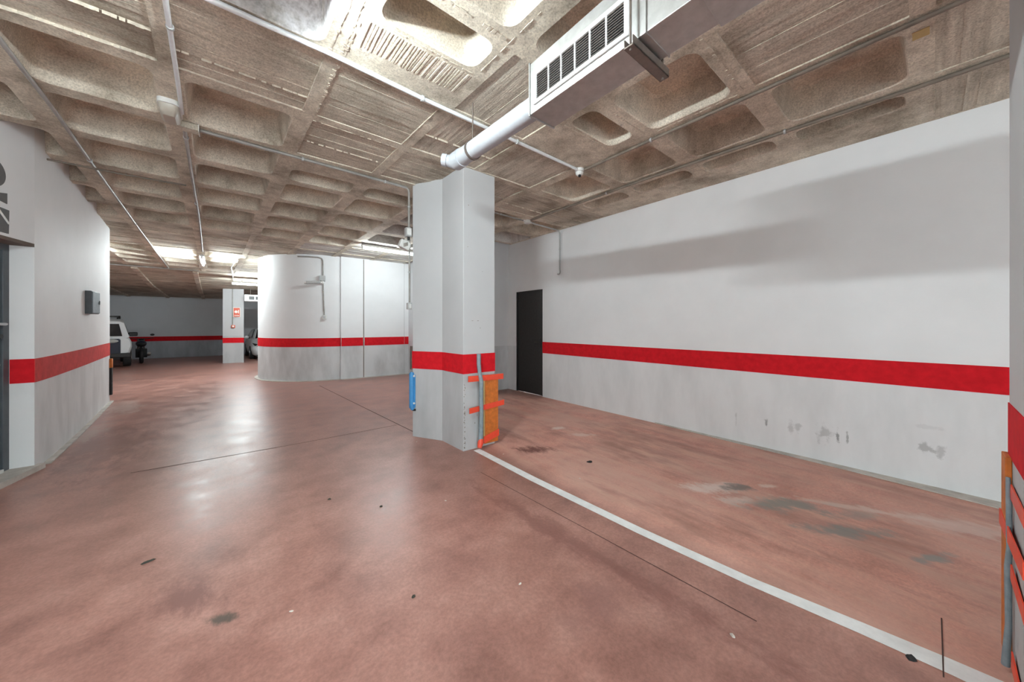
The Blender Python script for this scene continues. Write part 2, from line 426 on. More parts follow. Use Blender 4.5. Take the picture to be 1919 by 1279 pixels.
# dark door
d1 = thing('door_1', 'charcoal metal door at the far end of the right wall', 'door', (4.50, 5.0, 0)); d1['kind'] = 'structure'
part('door_leaf', G().box(4.520, 4.56, DY0 + 0.02, DY1 - 0.02, 0.008, DZ - 0.02), M['door_dark'], d1, 0.003)
part('door_frame', G().box(4.505, 4.57, DY0, DY0 + 0.025, 0, DZ).box(4.505, 4.57, DY1 - 0.025, DY1, 0, DZ).box(4.505, 4.57, DY0, DY1, DZ - 0.025, DZ), M['door_dark'], d1, 0.002)
h = part('door_handle', G().tube([(4.52, 4.72, 1.02), (4.475, 4.72, 1.02), (4.47, 4.745, 1.02), (4.47, 4.83, 1.02)], 0.011, 8), M['black'], d1)
part('handle_plate', G().box(4.512, 4.522, 4.70, 4.74, 0.92, 1.10), M['black'], h, 0.002)
# end wall and the return behind the column
g = G().box(3.72, 4.75, 5.66, 5.90, -0.1, 3.4).box(3.72, 3.95, 5.90, 9.5, -0.1, 3.4)
struct('wall_end', g, M['wall_plain'], 'short white wall closing the parking bay behind the column', 'wall')

# curved stair core
arc = [(2.05 + 1.62 * math.cos(a), 10.92 + 1.62 * math.sin(a)) for a in [math.radians(-90 - 5 * k) for k in range(0, 33)]]
corep = [(3.75, 9.16), (2.56, 9.215), (2.55, 9.235), (2.54, 9.216), (2.02, 9.25)] + arc + [(0.9, 13.2), (3.95, 13.2), (3.95, 9.16)]
g = G()
n = len(corep)
g.add([(x, y, -0.2) for x, y in corep] + [(x, y, 3.4) for x, y in corep], [(i, (i + 1) % n, n + (i + 1) % n, n + i) for i in range(n)])
for i in range(len(g.f)):
    if 6 <= i <= 36: g.sm.add(i)
core = struct('wall_core', g, M['wall'], 'rounded white wall of the stair core with a red stripe', 'wall')
face = [(3.75, 9.16), (2.57, 9.214)]
g = G().ribbon(face[::-1], 0.826, 1.036, 0.004)
g.ribbon(([(2.535, 9.216), (2.03, 9.25)] + arc)[::-1], 0.826, 1.036, 0.004)
struct('trim_2', g, M['red'], 'red painted stripe around the rounded stair core', 'stripe')
part('wall_joint', G().box(2.543, 2.557, 9.205, 9.235, 0.0, 3.04), M['conduit_d'], core)
part('wall_joint', G().box(3.60, 3.606, 9.162, 9.18, 0.0, 3.04), M['plastic_g'], core)
kp = [(3.75, 9.16), (2.02, 9.25)] + arc[:28]
g = G().ribbon(kp[::-1], 0.0, 0.012, 0.07)
struct('baseboard_core', g, M['kerb'], 'pale kerb around the foot of the rounded core', 'kerb')

# left wall: long gently bulging wall with a door recess at the near end
LW = [(-1.74, 9.15), (-1.66, 8.2), (-1.575, 7.2), (-1.515, 6.4), (-1.475, 5.8), (-1.455, 5.4), (-1.455, 5.24)]
J0 = (-1.455, 5.24); J1 = (-1.64, 4.33)
LW2 = [J1, (-1.83, 3.5), (-2.15, 2.4), (-2.6, 1.0), (-3.0, -0.5), (-3.3, -2.2), (-3.4, -4.6)]
dv = Vector((J1[0] - J0[0], J1[1] - J0[1])).normalized(); nv = Vector((-dv.y, dv.x))
if nv.x < 0: nv = -nv
inn = lambda p, d: (p[0] - nv.x * d, p[1] - nv.y * d)
TH = 0.30
g = G()
g.ribbon(LW, -0.2, 3.4, TH)                       # far piece
g.ribbon(LW2, -0.2, 3.4, TH)
LZ = 2.105
for zz in ((LZ, 3.4),):
    q = [J0, J1, inn(J1, TH), inn(J0, TH)]
    g.prism(q, zz[0], zz[1])
g.box(-7, -1.74, 9.0, 9.15, -0.2, 3.4)
wall_left = struct('wall_left', g, M['wall_left'], 'gently curved white wall with a grey door recess on the left', 'wall')
g = G().ribbon(LW, 0.82, 1.04, -0.004)
struct('trim_3', g, M['red_light_dulled'], 'red stripe along the curved left wall, its colour dulled for the light', 'stripe')
a0 = J0; a1 = (J0[0] - 0.135, J0[1])
g = G().add([(a0[0], a0[1] - 0.003, 0.82), (a1[0], a1[1] - 0.003, 0.82), (a1[0], a1[1] - 0.003, 1.04), (a0[0], a0[1] - 0.003, 1.04),
             (a0[0], a0[1] + 0.01, 0.82), (a1[0], a1[1] + 0.01, 0.82), (a1[0], a1[1] + 0.01, 1.04), (a0[0], a0[1] + 0.01, 1.04)],
            [(0, 1, 2, 3), (4, 5, 6, 7), (0, 3, 7, 4), (1, 2, 6, 5), (0, 1, 5, 4), (3, 2, 6, 7)])
struct('trim_4', g, M['red'], 'bright red stripe end on the reveal beside the grey door', 'stripe')
g = G().prism([J0, J1, inn(J1, 0.14), inn(J0, 0.14)], LZ - 0.03, LZ)
struct('trim_5', g, M['soffit_lintel'], 'dark lintel over the recessed grey door', 'lintel')
g = G().prism([(J0[0] + .05, J0[1] + 0.05), (J1[0] + 0.03, J1[1]), inn(J1, 0.2), inn(J0, 0.2)], 0.0, 0.05)
struct('trim_6', g, M['kerb'], 'pale door sill in front of the grey door', 'sill')
g = G().ribbon(LW[:-1], 0.0, 0.012, -0.05)
struct('baseboard_left', g, M['kerb'], 'pale kerb at the foot of the curved left wall', 'kerb')
# grey door in the recess
def dl(s_, d, z):   # along door wall s from J0, depth d behind face
    return (J0[0] + dv.x * s_ - nv.x * d, J0[1] + dv.y * s_ - nv.y * d, z)
DAX = [(dv.x, dv.y, 0), (nv.x, nv.y, 0), (0, 0, 1)]
d2 = thing('door_2', 'blue-grey steel door with a lever handle on the left', 'door', dl(0.45, 0.15, 0.05)); d2['kind'] = 'structure'
part('door_frame', G().obox(dl(0.045, 0.165, 1.06), DAX, (0.045, 0.03, 1.01)).obox(dl(0.89, 0.165, 1.06), DAX, (0.035, 0.03, 1.01)).obox(dl(0.46, 0.165, 2.05), DAX, (0.46, 0.03, 0.03)), M['door_grey'], d2, 0.003)
lf = part('door_leaf', G().obox(dl(0.475, 0.172, 1.04), DAX, (0.376, 0.025, 0.985)), M['door_grey'], d2, 0.003)
hd = part('door_handle', G().tube([dl(0.125, 0.15, 1.36), dl(0.125, 0.10, 1.36), dl(0.14, 0.092, 1.36), dl(0.30, 0.092, 1.36)], 0.012, 8), M['steel'], lf)
part('lock_cylinder', G().tube([dl(0.125, 0.16, 1.25), dl(0.125, 0.125, 1.25)], 0.022, 10), M['black'], lf)
part('kick_plate', G().obox(dl(0.235, 0.146, 0.97), DAX, (0.11, 0.004, 0.11)), M['black'], lf, 0.002)
part('plate_slot', G().obox(dl(0.225, 0.141, 1.00), DAX, (0.11, 0.004, 0.006)), M['steel'], lf)
part('floor_stop', G().obox(dl(0.14, 0.13, 0.065), DAX, (0.025, 0.015, 0.015)), M['plastic'], d2, 0.004)
# dark pierced vent shapes above the door
gl = thing('wall_vent', 'dark stencilled vent shapes high on the left wall above the door', 'vent', dl(0.22, -0.002, 2.30))
def glyph(name, pts, col):
    F_ = [dl(s_, -0.006, z) for s_, z in pts]; B_ = [dl(s_, 0.0, z) for s_, z in pts]; n = len(pts)
    g = G().add(F_ + B_, [tuple(range(n)), tuple(range(2 * n - 1, n - 1, -1))] + [(i, (i + 1) % n, n + (i + 1) % n, n + i) for i in range(n)])
    part(name, g, M[col], gl)
E0 = 0.305
el = [(E0 + 0.14 + 0.125 * math.cos(a) * -1, 2.605 + 0.115 * math.sin(a)) for a in [math.radians(-60 + 10 * k) for k in range(13)]]
glyph('vent_opening', [(0.55, 2.490)] + el + [(0.55, 2.720)], 'glyph')
glyph('vent_opening', [(E0 + 0.0, 2.470), (E0 + 0.0, 2.380), (0.55, 2.410), (0.55, 2.410 + 0.001)], 'glyph')
glyph('vent_opening', [(E0 - 0.02, 2.330), (E0 - 0.015, 2.130), (0.55, 2.130), (0.55, 2.340)], 'glyph')
g = G()
a_, b_ = dl(E0 - 0.01, -0.008, 2.215), dl(0.45, -0.008, 2.360)
g.tube([a_, b_], 0.008, 6); part('vent_bar', g, M['plastic'], gl)

# far back wall, far sides, wall behind the camera
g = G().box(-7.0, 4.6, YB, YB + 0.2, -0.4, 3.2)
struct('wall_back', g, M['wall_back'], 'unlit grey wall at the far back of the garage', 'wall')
g = G().box(-7.0, 0.2, YB - 0.005, YB, 0.58, 0.80)
struct('trim_7', g, M['red'], 'dark red stripe along the unlit back wall', 'stripe')
g = G().box(-7.2, -7.0, 9.0, YB + 0.2, -0.4, 3.4)
struct('wall_far_left', g, M['wall'])
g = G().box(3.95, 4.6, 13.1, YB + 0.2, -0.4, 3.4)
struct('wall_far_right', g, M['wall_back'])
g = G().box(-3.8, 4.75, -4.8, -4.6, 2.8, 3.4).box(-3.8, -3.0, -4.8, -4.6, -0.1, 2.8).box(0.9, 4.75, -4.8, -4.6, -0.1, 2.8)   # wall pieces around an unseen opening added to admit fill light
struct('wall_front', g, M['wall'])

# ------------------------------------------------------------------ waffle ceiling
XS = [-6.72 + 0.8 * k for k in range(0, 14)] + [4.52]          # ..., -0.32, 0.48, 1.28, 2.08, 2.88, 3.68, 4.48
YS = [-4.75, -3.95, -3.15, -2.35, -1.55, -0.77, 0.03, 0.83, 1.60, 2.40, 3.18, 3.98, 4.78, 5.58, 6.40, 7.22, 8.04, 8.84, 9.64, 10.44, 11.24, 12.04, 12.84, 13.64, 14.44]
JZ = YS.index(0.03); IZ = 9                          # XS[9] = 0.48
def shr(x, y):
    s_ = 0.040 if x <= 1.3 else 0.040 * max(0.0, (4.48 - x) / 3.18)
    return (x - s_ * (y - 2.4), y)
def rrect(x0, x1, y0, y1, r, k=5):
    out = []
    for cx_, cy_, a0 in ((x1 - r, y1 - r, 0), (x0 + r, y1 - r, 90), (x0 + r, y0 + r, 180), (x1 - r, y0 + r, 270)):
        for i in range(k): 
            a = math.radians(a0 + 90 * i / (k - 1)); out.append((cx_ + r * math.cos(a), cy_ + r * math.sin(a)))
    return out
FULL = set(); PART = {}
for J in range(4, 10):
    FULL.add((-3, J)); FULL.add((-2, J)); FULL.add((-1, J))
    if J >= 6: FULL.add((0, J)); FULL.add((1, J))
    if 6 <= J <= 8: FULL.add((2, J)); FULL.add((3, J))
for J in range(13, 17):
    for I in (-6, -5, -4, -3, -2, -1): FULL.add((I, J))
for I, J in ((-1, 0), (-1, 1), (-1, 2), (-2, 0), (-2, 1), (-2, 2), (0, 0), (0, 1), (1, 0), (1, 1), (2, 1), (3, 0), (3, 1), (3, 2), (3, 3), (4, 5), (3, 5), (4, 6), (3, 6),
             (-3, 0), (-3, 1), (-3, 2), (-1, -1), (0, -1), (1, -1), (-2, -1), (-1, -2), (0, -2), (1, -2)): FULL.add((I, J))
PART[(0, 2)] = (0.585, 1.205, 1.66, 1.92); PART[(2, 2)] = (2.155, 2.76, 1.67, 1.93)
PART[(0, 5)] = (0.55, 1.21, 4.36, 4.72); PART[(1, 5)] = (1.35, 2.01, 4.36, 4.72)
for J in range(0, 4): PART[(4, J)] = (3.79, 4.06, YS[JZ + J] + 0.09, YS[JZ + J + 1] - 0.06)
RIB = 0.072
ceil_g = G(); coffers = []; panels = []
for ii in range(len(XS) - 1):
    for jj in range(len(YS) - 1):
        I, J = ii - IZ, jj - JZ
        x0, x1, y0, y1 = XS[ii], XS[ii + 1], YS[jj], YS[jj + 1]
        if y1 < 8.9 and x1 < -4.0: continue
        if y0 > 5.5 and x0 > 3.6: continue
        pale = (J >= 6 and I >= 2) or (J >= 9 and I >= 1 and J <= 11)
        outer = [(x1, y1), (x0, y1), (x0, y0), (x1, y0)]
        k = 5
        if (I, J) in FULL or (I, J) in PART:
            jit = lambda: random.uniform(-0.012, 0.012)
            if (I, J) in PART: a, b, c_, d = PART[(I, J)]
            else: a, b, c_, d = x0 + RIB + jit(), x1 - RIB + jit(), y0 + RIB + jit(), y1 - RIB + jit()
            rr = min(0.085, (b - a) * 0.3, (d - c_) * 0.3)
            mw = min(b - a, d - c_)
            rings = []; q_ = min(1, mw / 0.6)
            for inset, z, r_ in ((0.0, CZ, rr), (0.007, CZ + 0.009, rr), (0.042 * q_, CZ + 0.225, rr * 0.9), (0.060 * q_, CZ + 0.243, rr * 0.8)):
                rings.append([(*shr(*p), z) for p in rrect(a + inset, b - inset, c_ + inset, d - inset, max(0.01, r_), k)])
            n = len(rings[0]); cg = G()
            for r0, r1 in zip(rings, rings[1:]):      # separate strips keep the lip and the cove crisp
                cg.add(r0 + r1, [(t, (t + 1) % n, n + (t + 1) % n, n + t) for t in range(n)], True)
            cg.add(rings[-1], [tuple(range(n))])
            coffers.append((cg, I, J))
            inner = rings[0]
        else:
            ins = 0.045
            a, b, c_, d = x0 + ins, x1 - ins, y0 + ins, y1 - ins
            inner = [(*shr(*p), CZ) for p in rrect(a, b, c_, d, 0.006, k)]
            pg = G(); nb = 7 if random.random() < 0.75 else 5
            cross = (I, J) in ((2, 0), (2, 3), (1, 3), (1, 2), (2, 4)) 
            bas = random.uniform(0.006, 0.016)
            pz = CZ + 0.006
            for t in range(nb):
                zz = CZ + bas + random.uniform(-0.0035, 0.0035)
                if cross: q = [(a + (b - a) * t / nb, c_), (a + (b - a) * (t + 1) / nb, c_), (a + (b - a) * (t + 1) / nb, d), (a + (b - a) * t / nb, d)]
                else: q = [(a, c_ + (d - c_) * t / nb), (b, c_ + (d - c_) * t / nb), (b, c_ + (d - c_) * (t + 1) / nb), (a, c_ + (d - c_) * (t + 1) / nb)]
                q = [shr(*p) for p in q]
                pg.prism(q, zz, zz + 0.04)
            panels.append((pg, 'soffit_pale' if pale else ('board2' if cross else 'board'), I, J))
        n = len(inner); base = len(ceil_g.v)
        oc = [(*shr(*p), CZ) for p in outer]
        oz = [(p[0], p[1], CZ + 0.06) for p in inner]
        ceil_g.v += oc + list(inner) + oz
        for t in range(n):
            t2 = (t + 1) % n; ca, cb = t // k, t2 // k
            if ca == cb: ceil_g.f.append([base + ca, base + 4 + t, base + 4 + t2])
            else: ceil_g.f.append([base + ca, base + 4 + t, base + 4 + t2, base + cb])
        if not ((I, J) in FULL or (I, J) in PART):
            for t in range(n): ceil_g.f.append([base + 4 + t, base + 4 + n + t, base + 4 + n + (t + 1) % n, base + 4 + (t + 1) % n])
# flat slab edges outside the grid and the falling slab over the far aisle
def quad(g, x0, x1, y0, y1, z0, z1): g.add([(x0, y0, z0), (x1, y0, z0), (x1, y1, z1), (x0, y1, z1)], [(0, 1, 2, 3)])
ceiling = struct('ceiling', ceil_g, M['soffit'], 'brown waffle slab of concrete ribs and coffers', 'ceiling', fix=False)
for cg, I, J in coffers:
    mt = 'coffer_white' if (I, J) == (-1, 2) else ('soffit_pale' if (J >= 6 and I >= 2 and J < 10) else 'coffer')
    part('coffer', cg, M[mt], ceiling)
for pg, mt, I, J in panels: part('infill_panel', pg, M[mt], ceiling)
# cement fins squeezed out between the formwork boards, and a ribbed patch beside the bright coffer
def fins(name, x0, y0, x1, y1, wd=0.006, n=None):
    g = G(); L = math.hypot(x1 - x0, y1 - y0); n = n or max(6, int(L / 0.03)); dx, dy = (x1 - x0) / n, (y1 - y0) / n
    for t in range(n):
        if random.random() < 0.22: continue
        a = (x0 + dx * t, y0 + dy * t); b = (a[0] + dx * random.uniform(.5, 1.6), a[1] + dy * random.uniform(.5, 1.6))
        nx, ny = -dy / math.hypot(dx, dy) * wd * random.uniform(.4, 1), dx / math.hypot(dx, dy) * wd * random.uniform(.4, 1)
        q = [shr(a[0] + nx, a[1] + ny), shr(b[0] + nx, b[1] + ny), shr(b[0] - nx, b[1] - ny), shr(a[0] - nx, a[1] - ny)]
        g.prism(q, CZ - random.uniform(0.001, 0.005), CZ + 0.02)
    o = part('cement_fin', g, M['fin'], ceiling); o['kind'] = 'stuff'
for pg, mt, I, J in panels:
    if not (-3 <= I <= 4 and -1 <= J <= 5): continue
    a, b, c_, d = XS[IZ + I] + .045, XS[IZ + I + 1] - .045, YS[JZ + J] + .045, YS[JZ + J + 1] - .045
    for e in ((a, c_, b, c_), (a, d, b, d), (a, c_, a, d), (b, c_, b, d)):
        if random.random() < 0.4: fins('cement_fin', *e, 0.0028)
    if random.random() < 0.45:
        yy = c_ + (d - c_) * random.choice([2 / 7, 3 / 7, 4 / 7, 5 / 7]); fins('cement_fin', a, yy, b, yy, 0.002)
for (I, J), (a, b, c_, d) in PART.items():
    fins('cement_fin', a, d + .03, b, d + .03, 0.006)
fins('cement_fin', 0.44, 1.66, 0.445, 2.38, 0.012); fins('cement_fin', 0.52, 2.02, 0.525, 3.1, 0.010); fins('cement_fin', 0.49, 1.7, 0.52, 2.9, 0.012, 60)
fins('cement_fin', 2.84, .9, 2.845, 1.5, 0.006); fins('cement_fin', 2.1, 0.86, 2.8, 0.86, 0.012); fins('cement_fin', 2.2, 1.60, 2.8, 1.60, 0.008)
fins('cement_fin', 0.6, 1.60, 1.2, 1.59, 0.016); fins('cement_fin', 1.24, 1.3, 1.25, 1.9, 0.005)
g = G(); x = 0.56
while x < 1.23:
    w_ = random.uniform(0.006, 0.014); sk = random.uniform(-.01, .01)
    g.prism([shr(x, 1.975), shr(x + w_, 1.975), shr(x + w_ + sk, 2.19), shr(x + sk, 2.19)], CZ - random.uniform(.001, .004), CZ + .01); x += w_ + random.uniform(.006, .014)
o = part('ribbed_patch', g, M['soffit'], ceiling); o['kind'] = 'stuff'
# stepped rib boards of the falling slab
yy = 14.44
prof = [(14.44, 3.05), (16.0, 2.95), (18.0, 2.83), (YB, 2.75), (26, 2.75)]
def zc(y):
    for (a, za), (b, zb) in zip(prof, prof[1:]):
        if a <= y <= b: return za + (zb - za) * (y - a) / (b - a)
    return 2.75
pitch = 0.40
while yy < 25.5:
    g = G(); z = zc(yy + pitch / 2) + random.uniform(-0.012, 0.012)
    vs = [(-7.1, yy, zc(yy) + random.uniform(-.01, .01)), (4.6, yy, zc(yy)), (4.6, yy + pitch - 0.01, zc(yy + pitch)), (-7.1, yy + pitch - 0.01, zc(yy + pitch))]
    g.add(vs + [(x, y, z_ + 0.25) for x, y, z_ in vs], [(0, 1, 2, 3), (4, 5, 6, 7), (0, 1, 5, 4), (1, 2, 6, 5), (2, 3, 7, 6), (3, 0, 4, 7)])
    part('slab_board', g, M['board'], ceiling); yy += pitch
struct('sky_light_blocker', G().box(-7.3, 4.8, -4.9, 26.2, 3.42, 3.6), M['soffit'])  # unseen cover added to stop world light leaking through ceiling gaps
# long dark ribs crossing the falling slab
for xx in (-4.9, -3.6, -2.3, -1.0):
    g = G()
    ps = [14.5, 16, 18, 21, YB]
    for a, b in zip(ps, ps[1:]):
        xa, xb = xx - 0.035 * (a - 14.5), xx - 0.035 * (b - 14.5)
        g.add([(xa - .06, a, zc(a) - .05), (xa + .06, a, zc(a) - .05), (xb + .06, b, zc(b) - .05), (xb - .06, b, zc(b) - .05),
               (xa - .06, a, zc(a) + .05), (xa + .06, a, zc(a) + .05), (xb + .06, b, zc(b) + .05), (xb - .06, b, zc(b) + .05)],
              [(0, 1, 2, 3), (0, 1, 5, 4), (1, 2, 6, 5), (2, 3, 7, 6), (3, 0, 4, 7)])
    part('slab_rib', g, M['coffer'], ceiling)

# ------------------------------------------------------------------ columns
COLP = [(1.885, 3.15), (2.30, 3.15), (2.30, 4.0), (1.665, 3.975), (1.87, 3.60)]
def column(name, label, poly, z0, z1, stripe, base, rubble=True):
    t = thing(name, label, 'column', base)
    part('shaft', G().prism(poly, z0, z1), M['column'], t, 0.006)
    cx_ = sum(p[0] for p in poly) / len(poly); cy_ = sum(p[1] for p in poly) / len(poly)
    big = []
    n = len(poly)
    for i in range(n):      # outward offset
        p0, p1, p2 = Vector(poly[i - 1]), Vector(poly[i]), Vector(poly[(i + 1) % n])
        e1 = (p1 - p0).normalized(); e2 = (p2 - p1).normalized()
        n1 = Vector((e1.y, -e1.x)); n2 = Vector((e2.y, -e2.x)); b_ = (n1 + n2); b_ = b_ / max(0.3, b_.length_squared) * 2
        big.append((p1.x + b_.x * 0.003, p1.y + b_.y * 0.003))
    part('painted_stripe', G().prism(big, stripe[0], stripe[1], caps=True), M['red'], t, label='red painted band')
    return t
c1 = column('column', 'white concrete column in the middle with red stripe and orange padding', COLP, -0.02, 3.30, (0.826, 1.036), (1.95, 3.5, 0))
# chipped plaster along the front corner and a few scratches on the faces
g = G()
def chip(g, x, y, z, a, b):
    k = 6; pts = [(x + a * random.uniform(.4, 1.1) * math.cos(2 * math.pi * i / k), z + b * random.uniform(.4, 1.1) * math.sin(2 * math.pi * i / k)) for i in range(k)]
    g.add([(u, y, v) for u, v in pts] + [(u, y + 0.004, v) for u, v in pts], [tuple(range(k)), tuple(range(2 * k - 1, k - 1, -1))] + [(i, (i + 1) % k, k + (i + 1) % k, k + i) for i in range(k)])
for k_ in range(46):
    zz = random.choice([random.uniform(0.02, 0.42), random.uniform(0.02, 0.76)])
    chip(g, 1.897 + random.uniform(-0.004, 0.012), 3.1485, zz, random.uniform(.003, .008), random.uniform(.004, .013))
for (x, z, a, b) in [(1.95, 2.65, .006, .009), (2.13, 1.95, .004, .006), (1.94, 2.2, .004, .005), (2.10, 1.32, .004, .009), (2.0, 1.40, .018, .003), (2.07, 1.40, .012, .003), (2.03, 0.28, .006, .014), (2.06, 0.36, .005, .010)]:
    chip(g, x, 3.1485, z, a, b)
o = part('plaster_chips', g, M['conduit_d'], c1); o['kind'] = 'stuff'
NC = [(2.03, -0.20), (2.03, -1.05), (2.44, -1.05), (2.44, -0.20)]
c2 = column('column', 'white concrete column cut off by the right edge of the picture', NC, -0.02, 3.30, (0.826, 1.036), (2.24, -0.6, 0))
FC = [(-0.43, 18.05), (0.24, 17.85), (0.23, 18.5), (-0.43, 18.6)]
c3 = column('column', 'far white column with a red sign and call point', FC, -0.4, 2.92, (0.63, 0.84), (0, 18.2, -0.2))

def tape(c, x0, x1, y, z0, z1, hgt, th=0.006, mat='tape'):
    g = G()
    g.add([(x0, y - th, z0 - hgt / 2), (x1, y - th, z1 - hgt / 2), (x1, y - th, z1 + hgt / 2), (x0, y - th, z0 + hgt / 2),
           (x0, y, z0 - hgt / 2), (x1, y, z1 - hgt / 2), (x1, y, z1 + hgt / 2), (x0, y, z0 + hgt / 2)],
          [(0, 1, 2, 3), (4, 5, 6, 7), (0, 1, 5, 4), (1, 2, 6, 5), (2, 3, 7, 6), (3, 0, 4, 7)])
    return g
# padding on the middle column
pd = thing('corner_padding', 'orange padding board taped with red strips to the middle column', 'padding', (2.21, 3.13, 0))
bd = part('board', G().box(2.135, 2.318, 3.105, 3.149, 0.035, 0.775), M['orange'], pd, 0.006)
part('board_edge', G().box(2.118, 2.136, 3.108, 3.149, 0.045, 0.775), M['yellow'], pd, 0.003)
part('red_tape', tape(0, 1.915, 2.385, 3.103, 0.775, 0.765, 0.062), M['tape'], pd)
part('red_tape', tape(0, 1.930, 2.395, 3.103, 0.432, 0.465, 0.058), M['tape'], pd)
part('red_tape', tape(0, 2.115, 2.322, 3.103, 0.085, 0.135, 0.075), M['tape'], pd)
st = thing('foam_strap', 'grey foam tube hanging down the middle column with a red tip', 'strap', (2.06, 3.09, 0))
pts = [(2.072, 3.135, 1.035), (2.066, 3.128, 0.93), (2.06, 3.10, 0.83), (2.066, 3.075, 0.74), (2.06, 3.072, 0.55), (2.066, 3.072, 0.42), (2.07, 3.085, 0.25), (2.065, 3.09, 0.09)]
part('tube', G().tube(pts, [0.024, 0.023, 0.021, 0.023, 0.023, 0.022, 0.024, 0.026], 10), M['strap'], st)
part('second_tube', G().tube([(2.099, 3.130, 0.78), (2.100, 3.128, 0.5), (2.101, 3.128, 0.25), (2.10, 3.130, 0.07)], 0.014, 8), M['strap'], st)
part('red_tip', G().tube([(2.072, 3.085, 0.11), (2.055, 3.075, 0.075), (2.03, 3.06, 0.03)], [0.024, 0.034, 0.022], 10), M['tape'], st)
# padding on the near column
pd = thing('corner_padding', 'orange padding board taped to the column at the right picture edge', 'padding', (2.36, -0.19, 0))
part('board', G().box(2.35, 2.462, -0.1995, -0.183, 0.03, 0.83), M['orange'], pd, 0.003)
part('board_edge', G().box(2.443, 2.462, -0.26, -0.1995, 0.03, 0.83), M['yellow'], pd, 0.003)
def skew(x0, y0, x1, y1, z0, z1, hgt, th=0.004):
    q = [(x0, y0, z0 - hgt / 2), (x1, y1, z1 - hgt / 2), (x1, y1, z1 + hgt / 2), (x0, y0, z0 + hgt / 2)]
    return G().add(q + [(x, y - th, z) for x, y, z in q], [(0, 1, 2, 3), (4, 5, 6, 7), (0, 1, 5, 4), (1, 2, 6, 5), (2, 3, 7, 6), (3, 0, 4, 7)])
part('red_tape', skew(2.035, -0.194, 2.315, -0.192, 0.70, 0.71, 0.055), M['tape'], pd)
part('red_tape', skew(2.035, -0.192, 2.466, -0.178, 0.53, 0.56, 0.060), M['tape'], pd)
part('red_tape', skew(2.035, -0.194, 2.27, -0.188, 0.38, 0.42, 0.055), M['tape'], pd)
part('red_tape', skew(2.035, -0.194, 2.27, -0.190, 0.05, 0.09, 0.060), M['tape'], pd)
g = G().box(2.441, 2.462, -0.30, -0.199, 0.87, 0.905); part('red_tape', g, M['tape'], pd)
st = thing('foam_strap', 'dark grey foam tube on the column at the right picture edge', 'strap', (2.30, -0.188, 0))
part('tube', G().tube([(2.325, -0.188, 0.76), (2.318, -0.189, 0.68), (2.30, -0.189, 0.5), (2.305, -0.186, 0.42), (2.30, -0.187, 0.2), (2.32, -0.182, 0.03)], [0.006, 0.0075, 0.0075, 0.009, 0.0085, 0.011], 10), M['strap'], st)

# blue foam bumper, plate, boxes, siren on the left edge of the middle column
bb = thing('foam_bumper', 'blue foam bumper on the left corner of the middle column', 'bumper', (1.66, 3.95, 0.55))
u_ = Vector((1.87 - 1.665, 3.60 - 3.975, 0)).normalized(); nrm = Vector((u_.y, -u_.x, 0)); nrm = nrm if nrm.x < 0 else -nrm
def colp(s_, o, z): p = Vector((1.665, 3.975, 0)) + u_ * s_ + nrm * o; return (p.x, p.y, z)
part('foam_half_tube', G().tube([colp(0.005, 0.012, 0.78), colp(0.0, 0.016, 0.76), colp(0.0, 0.016, 0.36), colp(0.015, 0.01, 0.325)], [0.022, 0.030, 0.030, 0.02], 12), M['blue'], bb)
part('foam_flap', G().obox(colp(0.035, 0.006, 0.55), [tuple(u_), tuple(nrm), (0, 0, 1)], (0.012, 0.006, 0.20)), M['blue'], bb, 0.004)
for z in (0.735, 0.405): part('screw_cap', G().sphere(colp(0.034, 0.014, z), 0.014, 10, 6), M['plastic'], bb)
part('end_cap', G().obox(colp(0.03, 0.006, 0.325), [tuple(u_), tuple(nrm), (0, 0, 1)], (0.02, 0.01, 0.012)), M['rubber'], bb)
single('corner_plate', G().box(1.655, 1.675, 3.985, 4.03, 0.81, 1.095), M['galv_dark'], 'thin rusty metal plate on the left edge of the middle column', 'plate', (1.665, 4.0, 0.81))
jb = thing('junction_box', 'small grey junction box high on the left of the middle column', 'box', (1.615, 4.03, 2.42))
part('box_body', G().box(1.595, 1.665, 3.99, 4.06, 2.43, 2.54), M['plastic_g'], jb, 0.006)
part('box_lid', G().box(1.603, 1.657, 3.982, 3.991, 2.445, 2.525), M['plastic'], jb, 0.004)
part('gland', G().tube([(1.635, 4.025, 2.43), (1.635, 4.025, 2.39)], 0.016, 8), M['black'], jb)
sp = thing('siren', 'white alarm siren with a slotted face beside the middle column', 'siren', (1.60, 4.03, 2.27))
R_ = Matrix.Rotation(math.radians(20), 3, 'Y')
g = G().obox((1.585, 4.03, 2.325), [tuple(R_ @ Vector((1, 0, 0))), (0, 1, 0), tuple(R_ @ Vector((0, 0, 1)))], (0.065, 0.04, 0.05)); part('case', g, M['plastic'], sp, 0.012)
for k in range(4):
    g = G().obox((1.565 + 0.014 * k, 3.988, 2.315 + 0.006 * k), [(1, 0, 0), (0, 1, 0), (0, 0, 1)], (0.004, 0.003, 0.022)); part('slot', g, M['conduit_d'], sp)
part('siren_arm', G().box(1.63, 1.668, 4.02, 4.04, 2.30, 2.32), M['plastic'], sp)
sw = thing('light_switch', 'small grey switch box on the left of the middle column', 'switch', (1.64, 4.03, 1.54))
part('switch_body', G().box(1.615, 1.668, 3.99, 4.05, 1.545, 1.625), M['plastic_g'], sw, 0.006)
part('switch_rocker', G().box(1.628, 1.655, 3.984, 3.991, 1.56, 1.61), M['plastic'], sw, 0.002)

